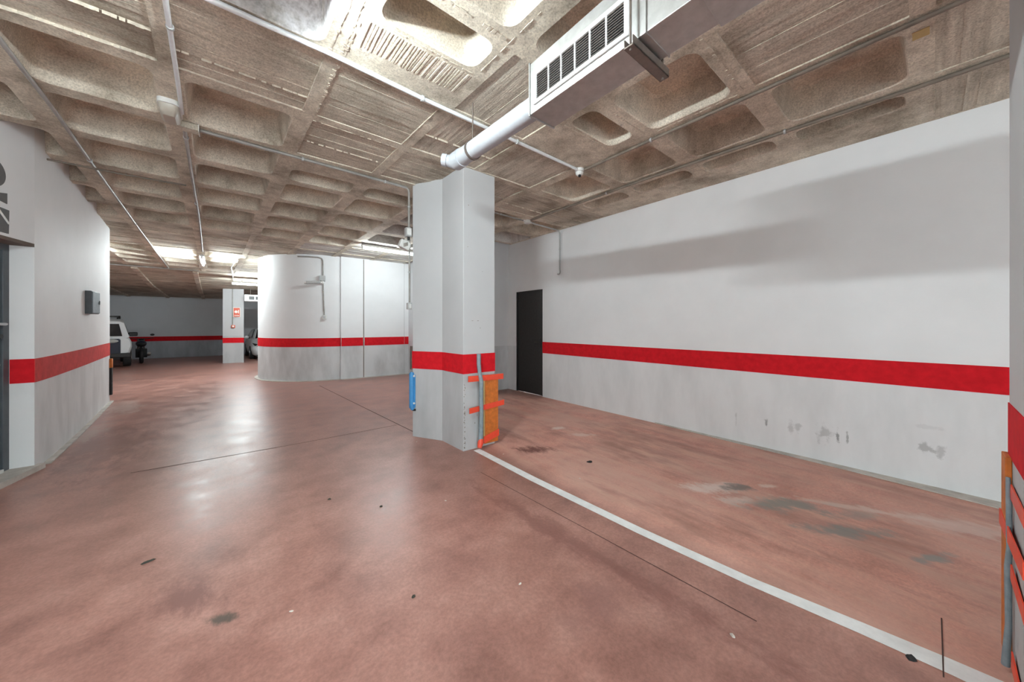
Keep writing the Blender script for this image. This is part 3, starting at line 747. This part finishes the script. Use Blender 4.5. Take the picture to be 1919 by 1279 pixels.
# ------------------------------------------------------------------ conduits
def conduit(label, pts, r, mat, clips=(), name='conduit'):
    loc = tuple(pts[0])
    t = thing(name, label, 'conduit', loc)
    part('pipe', G().tube(pts, r, 10), M[mat], t)
    for p, ax in clips:
        d_ = Vector(ax).normalized() * 0.008
        part('clip', G().tube([Vector(p) - d_, Vector(p) + d_], r * 1.45, 10), M['plastic_g'], t)
    return t
def bend(p, q, s_, r=0.06, k=5):
    """rounded corner at q between p and s_"""
    p, q, s_ = Vector(p), Vector(q), Vector(s_); a = q + (p - q).normalized() * r; b = q + (s_ - q).normalized() * r
    return [tuple((a * (1 - t) + q * t) * (1 - t) + (q * (1 - t) + b * t) * t) for t in [i / (k - 1) for i in range(k)]]
Zc = CZ - 0.018
conduit('white conduit crossing the ceiling past the bright coffer to the smoke detector', [(-0.22, 2.345, Zc), (0.44, 2.34, Zc), (1.1, 2.375, Zc), (2.86, 2.405, Zc)], 0.015, 'conduit_w', [((1.07, 2.373, Zc), (1, 0, 0)), ((2.0, 2.39, Zc), (1, 0, 0))])
conduit('dark conduit along the ceiling rib from the smoke detector towards the camera', [(2.925, 2.38, Zc), (2.922, 1.2, Zc), (2.925, 0.5, Zc), (2.92, -2.6, Zc)], 0.013, 'conduit_d', [((2.922, 1.6, Zc), (0, 1, 0))])
conduit('conduit along the ceiling nearest the long right wall', [(3.66, 4.08, Zc), (3.655, 2.1, Zc), (3.70, 0.85, Zc), (3.735, 0.1, Zc), (3.80, -2.6, Zc)], 0.014, 'conduit_d', [((3.70, 0.80, Zc), (0, 1, 0)), ((3.66, 2.6, Zc), (0, 1, 0))])
p3 = [(2.34, 4.07, Zc), (3.60, 4.125, Zc)]
conduit('short conduit between the middle column and the ceiling junction box', p3, 0.012, 'conduit', [((3.1, 4.10, Zc), (1, 0, 0))])
pd_ = [(3.72, 4.13, Zc)] + bend((3.7, 4.13, Zc), (4.472, 4.165, Zc), (4.472, 4.165, 2.5)) + [(4.472, 4.165, 2.34), (4.472, 4.155, 2.30), (4.472, 4.168, 2.272), (4.472, 4.195, 2.262), (4.468, 4.215, 2.270)]
conduit('pale conduit dropping down the right wall and ending in a hook', pd_, 0.013, 'plastic_g', [((4.472, 4.165, 2.70), (0, 0, 1)), ((4.472, 4.165, 2.50), (0, 0, 1))])
pB = [(-0.25, 3.975, Zc), (0.5, 4.0, Zc), (1.2, 4.02, Zc)] + bend((0.5, 4.0, Zc), (1.643, 4.03, Zc), (1.643, 4.03, 2.6)) + [(1.643, 4.03, 2.54)]
conduit('grey conduit crossing the ceiling and bending down the middle column', pB, 0.014, 'conduit', [((0.52, 4.0, Zc), (1, 0, 0)), ((1.35, 4.022, Zc), (1, 0, 0)), ((1.643, 4.03, 2.8), (0, 0, 1))])
conduit('thin conduit running down the left side of the middle column', [(1.648, 4.03, 2.42), (1.648, 4.03, 2.2), (1.65, 4.03, 1.63)], 0.011, 'conduit', [((1.648, 4.03, 2.0), (0, 0, 1))])
conduit('thin dark conduit crossing the coffers near the left wall', [(-1.46, 5.53, CZ - .05), (-1.0, 5.54, CZ - .055), (-0.46, 5.55, CZ - .045)], 0.010, 'conduit_d', [])
conduit('conduit on the ceiling rib nearest the left wall', [(-1.02, 2.2, Zc), (-1.08, 3.44, Zc), (-1.105, 4.3, Zc), (-1.163, 5.44, Zc), (-1.325, 8.8, Zc), (-1.44, 11.5, Zc), (-1.55, 14.1, Zc)], 0.014, 'conduit', [((-1.30, 8.3, Zc), (0, 1, 0)), ((-1.16, 5.4, Zc), (0, 1, 0))])
conduit('shiny conduit on the second ceiling rib from the left', [(-0.22, 1.2, Zc), (-0.285, 2.5, Zc), (-0.315, 3.3, Zc), (-0.335, 3.74, Zc)], 0.013, 'conduit_w', [((-0.29, 2.7, Zc), (0, 1, 0))])
conduit('conduit leading along the second rib to the far lamp', [(-0.345, 4.02, Zc), (-0.40, 5.6, Zc), (-0.445, 7.0, Zc), (-0.56, 9.6, Zc), (-0.60, 10.45, Zc)], 0.014, 'conduit', [((-0.35, 4.2, Zc), (0, 1, 0)), ((-0.43, 6.4, Zc), (0, 1, 0))])
conduit('conduit across the ceiling at the edge of the far aisle', [(-5.0, 14.2, CZ - .02), (-0.9, 14.25, CZ - .02)], 0.02, 'conduit')
conduit('conduit along the ceiling towards the far column', [(0.02, 11.0, Zc), (-0.12, 12.8, Zc), (-0.10, 14.4, 3.02), (-0.08, 16.4, 2.90)], 0.016, 'conduit')
# junction boxes and detectors
t = thing('smoke_detector', 'white smoke detector where two ceiling conduits meet', 'detector', (2.90, 2.41, CZ))
part('base', G().tube([(2.90, 2.41, CZ), (2.90, 2.41, CZ - 0.03)], 0.05, 16), M['plastic'], t)
part('dome', G().sphere((2.90, 2.41, CZ - 0.045), 0.042, 14, 8, (1, 1, 0.8)), M['plastic'], t)
part('sensor', G().tube([(2.89, 2.40, CZ - 0.07), (2.888, 2.398, CZ - 0.088)], 0.016, 10), M['black'], t)
t = thing('junction_box', 'white round junction box on the ceiling above the dark door', 'box', (3.66, 4.12, CZ))
part('box_body', G().tube([(3.66, 4.12, CZ), (3.66, 4.12, CZ - 0.05)], 0.05, 14), M['plastic'], t)
for d_ in ((-1, 0), (1, 0), (0, -1)):
    part('gland', G().tube([(3.66 + d_[0] * .045, 4.12 + d_[1] * .045, Zc), (3.66 + d_[0] * .085, 4.12 + d_[1] * .085, Zc)], 0.018, 8), M['plastic'], t)
t = thing('bulkhead_lamp', 'unlit dusty bulkhead lamp on the second ceiling rib', 'lamp', (-0.40, 3.72, CZ))
prof_ = [(0.0, 0.075), (-0.03, 0.075), (-0.07, 0.06), (-0.085, 0.0)]
def slab(c, hx, hy, levels, mat, name, par):
    g = G(); rings = []
    for dz, sc in levels:
        rings.append([(c[0] + p[0] * sc, c[1] + p[1] * sc, c[2] + dz) for p in rrect(-hx, hx, -hy, hy, min(hx, hy) * 0.55, 5)])
    n = len(rings[0]); vs = [p for r_ in rings for p in r_]
    g.add(vs, [(q * n + i, q * n + (i + 1) % n, (q + 1) * n + (i + 1) % n, (q + 1) * n + i) for q in range(len(rings) - 1) for i in range(n)], True)
    g.add(rings[-1], [tuple(range(n))]); g.add(rings[0], [tuple(range(n))])
    return part(name, g, M[mat], par)
slab((-0.40, 3.72, CZ), 0.062, 0.13, [(0.0, 1.0), (-0.035, 1.0)], 'plastic', 'base', t)
slab((-0.40, 3.72, CZ - 0.035), 0.056, 0.12, [(0.0, 1.0), (-0.05, 0.9), (-0.07, 0.6)], 'lens_dusty', 'lens', t)
t = thing('cable_plate', 'flat dusty cover plate across the second ceiling rib', 'plate', (-0.34, 3.93, CZ))
part('plate_face', G().box(-0.455, -0.245, 3.90, 3.99, CZ - 0.055, CZ - 0.005), M['board'], t, 0.003)
part('plate_flange', G().box(-0.25, -0.245, 3.89, 4.0, CZ - 0.065, CZ - 0.005), M['plastic'], t)
single('paper_tape', G().box(3.055, 3.135, 0.005, 0.07, CZ - 0.004, CZ + 0.004), M['yellow'], 'scrap of yellow tape stuck to the ceiling at the upper right', 'tape', (3.1, 0.04, CZ))
# wiring on the curved core
wx = 1.66; wy = 10.92 - math.sqrt(1.62 ** 2 - (wx - 2.05) ** 2)
def onarc(x, o, z): 
    y = 10.92 - math.sqrt(1.62 ** 2 - (x - 2.05) ** 2); nn = Vector((x - 2.05, y - 10.92)).normalized()
    return (x + nn.x * o, y + nn.y * o, z)
pts = [onarc(1.15, 0.02, 3.0), onarc(1.35, 0.02, 3.0), onarc(1.55, 0.02, 2.995), onarc(1.62, 0.02, 2.97), onarc(1.64, 0.02, 2.92), onarc(1.645, 0.02, 2.6), onarc(1.655, 0.02, 2.0), onarc(1.67, 0.02, 1.60)]
conduit('grey conduit running down the rounded stair core', pts, 0.016, 'conduit', [(onarc(1.65, 0.02, 2.2), (0, 0, 1))])
t = thing('junction_box', 'grey junction box half way up the rounded stair core', 'box', onarc(1.64, 0.0, 2.44))
def arcbox(x, o, z, h, mat, name, par, bev=0.005):
    c = Vector(onarc(x, o, z)); nn = (c - Vector((2.05, 10.92, z))).normalized(); tt = Vector((-nn.y, nn.x, 0))
    return part(name, G().obox(c, [tuple(tt), tuple(nn), (0, 0, 1)], h), M[mat], par, bev)
arcbox(1.635, 0.05, 2.49, (0.06, 0.05, 0.065), 'plastic_g', 'box_body', t)
t = thing('security_camera', 'small white security camera on a bracket on the stair core', 'camera', onarc(1.60, 0.0, 2.36))
part('bracket', G().tube([onarc(1.635, 0.03, 2.39), onarc(1.60, 0.16, 2.38)], 0.018, 8), M['plastic'], t)
part('camera_body', G().tube([onarc(1.60, 0.16, 2.38), onarc(1.36, 0.19, 2.36)], [0.035, 0.033], 12), M['plastic_g'], t)
part('camera_lens', G().tube([onarc(1.37, 0.188, 2.361), onarc(1.33, 0.195, 2.358)], 0.03, 12), M['plastic'], t)
part('mount', G().sphere(onarc(1.635, 0.06, 2.39), 0.045, 10, 8), M['plastic'], t)
t = thing('light_switch', 'small white switch at the lower end of the stair core conduit', 'switch', onarc(1.67, 0.0, 1.52))
arcbox(1.675, 0.035, 1.545, (0.045, 0.035, 0.05), 'plastic', 'switch_body', t)
arcbox(1.675, 0.074, 1.545, (0.025, 0.005, 0.03), 'plastic_g', 'switch_rocker', t, 0.002)

# call panel on the left wall
def lwx(y):
    for (a, b) in zip(LW, LW[1:]):
        if b[1] <= y <= a[1]: return a[0] + (b[0] - a[0]) * (a[1] - y) / (a[1] - b[1])
t = thing('meter_box', 'dark green-grey cabinet box on the curved left wall', 'box', (lwx(7.3), 7.3, 1.5))
part('cabinet', G().box(lwx(7.25) - 0.01, lwx(7.25) + 0.07, 7.10, 7.42, 1.505, 1.815), M['door_grey'], t, 0.006)
part('cabinet_door', G().box(lwx(7.25) + 0.068, lwx(7.25) + 0.080, 7.11, 7.41, 1.515, 1.805), M['strap'], t, 0.003)
part('cabinet_lock', G().box(lwx(7.25) + 0.079, lwx(7.25) + 0.088, 7.36, 7.385, 1.64, 1.69), M['black'], t)
t = thing('corner_guard', 'black rubber corner guard at the far end of the left wall', 'corner guard', (-1.71, 9.15, 0.1))
part('guard_strip', G().box(-1.742, -1.705, 9.10, 9.162, 0.12, 0.60), M['rubber'], t, 0.006)
part('guard_top', G().box(-1.742, -1.703, 9.098, 9.164, 0.60, 0.76), M['orange'], t, 0.006)
# sign and call point on the far column
t = thing('fire_sign', 'red and white safety sign on the far column', 'sign', (0.0, 17.85, 1.75))
fy = lambda x: 18.05 - 0.2 * (x + 0.43) / 0.67
part('sign_board', G().box(-0.09, 0.11, 17.865, 17.905, 1.70, 2.06), M['sign_red'], t)
part('sign_border', G().box(-0.105, 0.125, 17.869, 17.907, 1.685, 2.075), M['sign_white'], t)
g = G().tube([(-0.01, 17.864, 1.90), (-0.01, 17.855, 1.90)], 0.055, 14); part('bell_symbol', g, M['sign_white'], t)
g = G().box(0.055, 0.085, 17.857, 17.866, 1.84, 1.98).box(-0.07, 0.09, 17.857, 17.866, 1.74, 1.765); part('hand_symbol', g, M['sign_white'], t)
t = thing('call_point', 'small red fire call point below the sign on the far column', 'call point', (-0.09, 17.9, 1.25))
part('call_case', G().box(-0.16, -0.04, 17.87, 17.96, 1.25, 1.36), M['sign_red'], t, 0.008)
part('call_glass', G().box(-0.13, -0.07, 17.862, 17.872, 1.275, 1.335), M['sign_white'], t)
conduit('thin conduit down the face of the far column', [(-0.12, 17.94, 2.85), (-0.12, 17.94, 1.36)], 0.016, 'conduit')

# ------------------------------------------------------------------ ventilation duct
t = thing('ventilation_duct', 'galvanised ventilation duct with white grille hanging under the ceiling', 'duct', (1.40, 0.6, 2.55))
part('duct_section', G().box(1.307, 1.500, 0.53, 1.445, 2.555, 2.845), M['galv'], t, 0.003)
part('duct_section', G().box(1.297, 1.510, -1.6, 0.53, 2.545, 2.855), M['galv'], t, 0.003)
part('end_cap', G().box(1.300, 1.507, 1.445, 1.453, 2.548, 2.852), M['galv'], t, 0.002)
part('seam_flange', G().box(1.300, 1.507, 0.735, 0.741, 2.549, 2.851), M['galv'], t)
gr = part('grille', G().box(1.296, 1.307, 0.81, 1.412, 2.592, 2.612).box(1.296, 1.307, 0.81, 1.412, 2.750, 2.772).box(1.296, 1.307, 0.81, 0.835, 2.612, 2.750).box(1.296, 1.307, 1.385, 1.412, 2.612, 2.750), M['grille'], t, 0.003, label='white enamel grille frame')
part('grille_back', G().box(1.3045, 1.306, 0.83, 1.39, 2.61, 2.752), M['black'], gr)
bay = (1.385 - 0.835) / 6
for k in range(1, 6): part('mullion', G().box(1.298, 1.3055, 0.835 + bay * k - 0.004, 0.835 + bay * k + 0.004, 2.610, 2.752), M['grille'], gr)
for k in range(11):
    z = 2.619 + 0.0125 * k
    part('louvre', G().obox((1.3015, 1.11, z), [(0, 1, 0), (0.8, 0, 0.6), (-0.6, 0, 0.8)], (0.275, 0.0035, 0.0008)), M['galv_dark'], gr)
for yb in (0.79, -0.6):
    hg = part('hanger_rail', G().box(1.262, 1.565, yb - 0.022, yb + 0.022, 2.505, 2.512).box(1.262, 1.565, yb - 0.022, yb - 0.017, 2.505, 2.545).box(1.262, 1.565, yb + 0.017, yb + 0.022, 2.505, 2.545), M['galv_dark'], t, 0.002)
    for xx in (1.277, 1.545): part('threaded_rod', G().tube([(xx, yb, 2.495), (xx, yb, CZ + 0.02)], 0.005, 6), M['galv_dark'], hg)
t = thing('drain_pipe', 'light grey pipe from the ventilation duct to the middle column head', 'pipe', (1.40, 1.46, 2.68))
part('pipe', G().tube([(1.405, 1.453, 2.668), (1.405, 2.44, 2.698)], 0.064, 20), M['pvc'], t)
part('collar', G().tube([(1.405, 2.36, 2.695), (1.405, 2.46, 2.699)], 0.071, 20), M['pvc'], t)
part('elbow', G().tube([(1.405, 2.45, 2.699), (1.39, 2.50, 2.707), (1.35, 2.53, 2.717)], [0.066, 0.056, 0.042], 16), M['pvc'], t)
part('elbow_cap', G().tube([(1.355, 2.525, 2.715), (1.325, 2.55, 2.722)], 0.050, 16), M['pvc'], t)
part('pipe_clamp', G().tube([(1.405, 2.20, 2.690), (1.405, 2.22, 2.690)], 0.072, 18), M['galv_dark'], t)
part('clamp_rod', G().tube([(1.405, 2.21, 2.75), (1.405, 2.21, CZ + .005)], 0.005, 6), M['galv_dark'], t)
# far ventilation duct
t = thing('ventilation_duct', 'far white ventilation duct with slots beside the far column', 'duct', (0.9, 17.6, 2.3))
part('duct_section', G().box(0.25, 2.4, 17.5, 17.95, 2.33, 2.60), M['grille'], t, 0.01)
for k in range(8): part('slot', G().box(0.40 + 0.22 * k, 0.57 + 0.22 * k, 17.485, 17.505, 2.40, 2.53), M['black'], t)
for xx in (0.45, 2.2): part('hanger_rod', G().tube([(xx, 17.7, 2.6), (xx, 17.7, 2.9)], 0.01, 6), M['galv_dark'], t)

# ------------------------------------------------------------------ fluorescent luminaires
def lamp(label, p0, p1, tube='tube', ceil=CZ, r=0.017, hw=0.045):
    p0, p1 = Vector(p0), Vector(p1); d = (p1 - p0).normalized(); s_ = Vector((-d.y, d.x, 0)); mid = (p0 + p1) / 2; L = (p1 - p0).length
    t = thing('fluorescent_lamp', label, 'lamp', tuple(mid))
    part('housing', G().obox(mid + Vector((0, 0, 0.055)), [tuple(d), tuple(s_), (0, 0, 1)], (L / 2 + 0.03, hw, 0.02)), M['plastic'], t, 0.006)
    for e, sg in ((p0, -1), (p1, 1)):
        part('end_holder', G().obox(e + d * (0.012 * sg) + Vector((0, 0, 0.012)), [tuple(d), tuple(s_), (0, 0, 1)], (0.014, 0.02, 0.032)), M['plastic'], t, 0.003)
    part('tube', G().tube([p0, p1], r, 12), M[tube], t)
    zt = mid.z + 0.075
    for q in (0.2, 0.8):
        c = p0.lerp(p1, q)
        part('hanger', G().tube([(c.x, c.y, zt), (c.x, c.y, ceil + 0.03)], 0.006, 6), M['galv_dark'], t)
    return t
lamp('lit fluorescent lamp below the bright white coffer above the picture', (0.03, 1.38, 2.87), (0.02, 1.94, 2.87), tube='tube_near', hw=0.080)  # housing widened to keep tube light off the nearby ceiling
lamp('lit fluorescent lamp behind the middle column in front of the stair core', (2.05, 7.45, 2.96), (3.25, 7.45, 2.96))
lamp('lit fluorescent lamp on the left seen end-on at the second rib', (-0.62, 10.6, 2.90), (-0.66, 11.8, 2.90), tube='tube_far')
lamp('lit fluorescent lamp in front of the far column', (-0.10, 15.1, 2.78), (1.15, 15.1, 2.78), tube='tube_far', ceil=2.95)
lamp('lit fluorescent lamp behind the left wall over the off-road car', (-5.2, 12.4, 2.90), (-4.0, 12.4, 2.90))

# ------------------------------------------------------------------ parking line and litter
ln = [(2.02, 3.10, .08), (2.02, 2.2, .08), (2.055, 1.2, .075), (2.10, 0.6, .075), (2.16, 0.2, .088), (2.19, -0.05, .10), (2.20, -0.195, .11)]
g = G(); vs = []
for x, y, wd in ln: vs += [(x - wd / 2, y, 0.0022), (x + wd / 2, y, 0.0022)]
g.add(vs, [(2 * i, 2 * i + 1, 2 * i + 3, 2 * i + 2) for i in range(len(ln) - 1)])
o = single('parking_line', g, M['line'], 'white painted parking line between the two near columns', 'line', (2.05, 1.5, 0)); 
def crumb(name, label, cat, x, y, sx, sy, mat, rot=0, h=0.008):
    g = G(); k = 9; pts = []
    for i in range(k):
        a = 2 * math.pi * i / k; rr = random.uniform(0.65, 1.1)
        px, py = sx * rr * math.cos(a), sy * rr * math.sin(a)
        pts.append((x + px * math.cos(rot) - py * math.sin(rot), y + px * math.sin(rot) + py * math.cos(rot)))
    g.add([(a, b, 0.001) for a, b in pts] + [(x + (a - x) * 0.7, y + (b - y) * 0.7, h * random.uniform(0.6, 1.2)) for a, b in pts] + [(x, y, h)],
          [(i, (i + 1) % k, k + (i + 1) % k, k + i) for i in range(k)] + [(k + i, k + (i + 1) % k, 2 * k) for i in range(k)])
    g.add([(a, b, 0.001) for a, b in pts], [tuple(range(k))])
    return single(name, g, M[mat], label, cat, (x, y, 0))
crumb('dry_leaf', 'dark dry leaf on the floor at the lower left', 'leaf', -0.396, 2.81, 0.035, 0.013, 'leaf', 0.2)
crumb('dry_leaf', 'small dark leaf on the floor at the lower middle', 'leaf', 0.684, 1.62, 0.014, 0.009, 'leaf', 0.5)
crumb('pebble', 'small dark pebble, left one of the two below the column', 'pebble', 0.558, 2.933, 0.014, 0.01, 'leaf')
crumb('pebble', 'small dark pebble, right one of the two below the column', 'pebble', 0.836, 2.578, 0.014, 0.01, 'leaf')
crumb('rubber_disc', 'flat black spot of rubber on the parking bay floor', 'rubber', 2.712, 2.126, 0.035, 0.028, 'rubber', 0, 0.004)
crumb('rubber_scrap', 'black rubber scrap on the edge of the white parking line', 'rubber', 2.125, 0.05, 0.025, 0.018, 'rubber', -.5, 0.006)
crumb('stone_chip', 'pale stone chip between the joint and the white line', 'stone', 1.673, 0.543, 0.013, 0.008, 'kerb', 1.0)
for i, (x, y, lab) in enumerate([(2.17, 2.82, 'tiny white paper scrap beside the orange padding'), (1.62, 3.75, 'tiny white paper scrap left of the middle column base'), (1.25, 2.35, 'tiny white paper scrap nearest the middle of the floor'),
                (2.35, 1.95, 'tiny white paper scrap just right of the white line'), (1.15, 1.35, 'tiny white paper scrap left of the dark floor stain'), (0.2, 1.9, 'tiny white paper scrap at the lower left floor')]):
    crumb('paper_scrap', lab, 'litter', x, y, 0.012, 0.007, 'litter', random.uniform(0, 3), 0.003)

# ------------------------------------------------------------------ cars in the far aisle
def loft(stations, k=16):
    """stations: (y, z_bottom, z_belt, z_top, half_w_bottom, half_w_belt, half_w_top)"""
    g = G(); rings = []
    for (y, zb, zs, zt, wb, ws, wt) in stations:
        half = [(0, zb), (wb * .85, zb), (wb, zb + .08), (ws, (zb + zs) / 2 + .08), (ws * .985, zs), (wt * 1.0, zt - .05), (wt * .85, zt), (0, zt + .015)]
        ring = half + [(-x, z) for x, z in half[-2:0:-1]]
        rings.append([(x, y, z) for x, z in ring])
    n = len(rings[0])
    g.add([p for r_ in rings for p in r_], [(q * n + i, q * n + (i + 1) % n, (q + 1) * n + (i + 1) % n, (q + 1) * n + i) for q in range(len(rings) - 1) for i in range(n)], True)
    g.add(rings[0], [tuple(range(n))]); g.add(rings[-1], [tuple(range(n))])
    return g
def place(g, cx_, cy_, cz_, ang):
    c, s_ = math.cos(ang), math.sin(ang)
    g.v = [(cx_ + x * c - y * s_, cy_ + x * s_ + y * c, cz_ + z) for x, y, z in g.v]; return g
def wheel(cx_, y, z, r, side):
    return G().tube([(cx_ - side * 0.10, y, z), (cx_ + side * 0.09, y, z), (cx_ + side * 0.10, y, z)], [r, r, r * 0.93], 20)
def car_white(x, y, z):
    A = 0.05
    t = thing('car', 'white hatchback parked nose out behind the far column', 'car', (x, y + 2, z))
    P = lambda name, g, mat, par=t, b=0: part(name, place(g, x, y, z, A), M[mat], par, b)
    body = P('body', loft([(0.0, .22, .55, .66, .62, .72, .55), (0.06, .18, .58, .72, .74, .82, .66), (0.35, .16, .62, .80, .82, .875, .74), (1.0, .16, .66, .93, .84, .895, .78), (1.25, .16, .66, .98, .84, .895, .77),
                    (2.9, .16, .68, 1.0, .84, .90, .78), (3.9, .2, .7, .98, .82, .87, .76), (4.05, .28, .68, .9, .74, .8, .7)]), 'carpaint')
    P('cabin', loft([(1.02, .85, .90, .95, .70, .70, .68), (1.75, .85, 1.05, 1.40, .76, .78, .58), (2.1, .85, 1.1, 1.45, .77, .785, .60), (3.2, .85, 1.1, 1.42, .77, .785, .60), (3.85, .85, 1.0, 1.2, .74, .76, .58), (3.95, .85, .95, 1.0, .72, .72, .6)]), 'carpaint')
    def poly(pts, mat, name, par):
        n = len(pts); nn = (Vector(pts[1]) - Vector(pts[0])).cross(Vector(pts[2]) - Vector(pts[0])).normalized() * 0.012
        q = [tuple(Vector(p) + nn) for p in pts] + [tuple(Vector(p) - nn) for p in pts]
        return P(name, G().add(q, [tuple(range(n)), tuple(range(2 * n - 1, n - 1, -1))] + [(i, (i + 1) % n, n + (i + 1) % n, n + i) for i in range(n)]), mat, par)
    poly([(-.66, 1.06, .96), (.66, 1.06, .96), (.53, 1.72, 1.38), (-.53, 1.72, 1.38)], 'carglass', 'windscreen', t)
    for s_ in (-1, 1):
        poly([(s_ * .775, 1.35, 1.0), (s_ * .775, 3.5, 1.03), (s_ * .635, 3.2, 1.36), (s_ * .625, 1.9, 1.37)], 'carglass', 'side_window', t)
        hl = poly([(s_ * .40, -.015, .60), (s_ * .74, .12, .62), (s_ * .83, .36, .76), (s_ * .60, .05, .70)], 'black', 'headlamp', t)
        P('headlamp_lens', G().sphere((s_ * .66, .06, .655), .05, 10, 8), 'lamp_glass', hl)
        mrr = P('door_mirror', G().sphere((s_ * .99, 1.35, 1.02), .11, 12, 8, (1, .55, .7)), 'carpaint')
        P('mirror_stalk', G().tube([(s_ * .84, 1.36, .97), (s_ * .94, 1.36, 1.0)], .03, 8), 'black', mrr)
        for yy in (0.78, 3.2):
            wl = P('wheel', wheel(s_ * .80, yy, .31, .31, s_), 'rubber'); P('rim', G().tube([(s_ * .895, yy, .31), (s_ * .912, yy, .31)], .20, 14), 'chrome', wl)
    gr_ = poly([(-.42, -.02, .30), (.42, -.02, .30), (.60, .02, .50), (-.60, .02, .50)], 'black', 'grille', t)
    P('badge_ring', G().tube([(.12 * math.cos(a), -.04, .46 + .06 * math.sin(a)) for a in [2 * math.pi * i / 16 for i in range(17)]], .012, 6), 'chrome', gr_)
    P('number_plate', G().box(-.26, .26, -.045, -.03, .32, .42), 'plastic', gr_)
    P('lower_lip', G().box(-.70, .70, -.01, .10, .17, .23), 'black')
    return t
car_white(1.42, 19.4, -0.24)
def suv(x, y, z):
    A = 0.20
    t = thing('car', 'white off-road car with roof rack parked behind the left wall', 'car', (x, y + 2, z))
    P = lambda name, g, mat, par=t, b=0: part(name, place(g, x, y, z, A), M[mat], par, b)
    P('body', loft([(0.0, .50, .95, 1.10, .80, .86, .80), (0.08, .42, .95, 1.14, .84, .90, .83), (1.0, .38, .95, 1.15, .86, .92, .84), (3.2, .38, .95, 1.12, .86, .92, .84), (4.0, .4, .92, 1.05, .85, .90, .8), (4.15, .5, .85, .95, .8, .85, .7)]), 'carpaint')
    P('cabin', loft([(0.02, 1.05, 1.15, 1.68, .83, .83, .70), (0.25, 1.05, 1.2, 1.78, .83, .83, .70), (2.4, 1.05, 1.2, 1.78, .83, .83, .70), (2.95, 1.05, 1.12, 1.35, .80, .80, .70), (3.1, 1.05, 1.1, 1.15, .8, .8, .72)]), 'carpaint')
    P('rear_window', G().add([(-.66, -.02, 1.16), (.66, -.02, 1.16), (.58, -.01, 1.60), (-.58, -.01, 1.60), (-.66, .05, 1.16), (.66, .05, 1.16), (.58, .08, 1.60), (-.58, .08, 1.60)], [(0, 1, 2, 3), (4, 5, 6, 7), (0, 1, 5, 4), (1, 2, 6, 5), (2, 3, 7, 6), (3, 0, 4, 7)]), 'carglass')
    P('rear_cladding', G().box(-.80, .62, -.05, .05, .42, 1.06), 'bluedark', t, 0.05)
    for s_ in (-1, 1):
        P('tail_lamp', G().sphere((s_ * .50 - .10, -.06, .98), .17, 12, 8, (1, .25, .42)), 'lamp_glass')
        P('side_window', G().add([(s_ * .835, .35, 1.2), (s_ * .835, 2.7, 1.2), (s_ * .72, 2.45, 1.68), (s_ * .72, .45, 1.68), (s_ * .815, .35, 1.2), (s_ * .815, 2.7, 1.2), (s_ * .70, 2.45, 1.68), (s_ * .70, .45, 1.68)],
              [(0, 1, 2, 3), (4, 5, 6, 7), (0, 1, 5, 4), (1, 2, 6, 5), (2, 3, 7, 6), (3, 0, 4, 7)]), 'carglass')
        P('roof_rail', G().tube([(s_ * .60, .12, 1.80), (s_ * .60, .2, 1.87), (s_ * .60, 2.2, 1.87), (s_ * .60, 2.3, 1.80)], .028, 8), 'black')
        P('door_mirror', G().box(s_ * .90 if s_ > 0 else -1.16, 1.16 if s_ > 0 else -.90, 2.5, 2.6, 1.10, 1.26), 'black', t, 0.03)
        for yy in (0.75, 3.3): 
            wl = P('wheel', wheel(s_ * .80, yy, .36, .36, s_), 'rubber'); P('rim', G().tube([(s_ * .895, yy, .36), (s_ * .912, yy, .36)], .22, 14), 'chrome', wl)
    P('rack_crossbar', G().box(-.62, .62, .30, .36, 1.86, 1.90), 'black'); P('rack_crossbar', G().box(-.62, .62, 1.8, 1.86, 1.86, 1.90), 'black')
    P('rear_bumper', G().box(-.86, .86, -.12, .08, .38, .54), 'black', t, 0.03)
    return t
suv(-3.87, 18.4, -0.20)
# dark motorcycle against the back wall
def motorcycle(x, y, z, A):
    t = thing('motorcycle', 'dark motorcycle standing in the shade right of the off-road car', 'motorcycle', (x, y, z))
    P = lambda name, g, mat, par=t: part(name, place(g, x, y, z, A), M[mat], par)
    for yy in (-.68, .68):
        wl = P('wheel', G().tube([(.31 * math.cos(a) * 0, yy + .26 * math.cos(a), .32 + .26 * math.sin(a)) for a in [2 * math.pi * i / 24 for i in range(25)]], .06, 8), 'rubber')
        P('rim', G().tube([(-.03, yy, .32), (.03, yy, .32)], .19, 14), 'rubber', wl)
    P('engine', G().box(-.17, .17, -.28, .28, .22, .58), 'rubber')
    P('tank', G().sphere((0, .12, .80), .2, 12, 8, (.85, 1.4, .75)), 'bluedark')
    P('seat', G().sphere((0, -.42, .78), .18, 12, 8, (.8, 2.0, .45)), 'rubber')
    P('fork', G().tube([(.09, .68, .32), (.09, .45, .98)], .025, 8).tube([(-.09, .68, .32), (-.09, .45, .98)], .025, 8), 'galv_dark')
    hb = P('handlebar', G().tube([(-.38, .32, 1.04), (-.15, .42, 1.0), (.15, .42, 1.0), (.38, .32, 1.04)], .018, 8), 'black')
    for s_ in (-1, 1): P('mirror', G().sphere((s_ * .34, .36, 1.18), .06, 10, 6, (1.2, .3, .8)), 'black', hb)
    P('headlight', G().sphere((0, .58, .90), .11, 12, 8), 'black')
    P('exhaust', G().tube([(.20, .1, .28), (.22, -.5, .34), (.22, -.85, .42)], [.03, .05, .05], 10), 'galv_dark')
    return t
motorcycle(-3.2, 21.55, -0.25, 0.16)
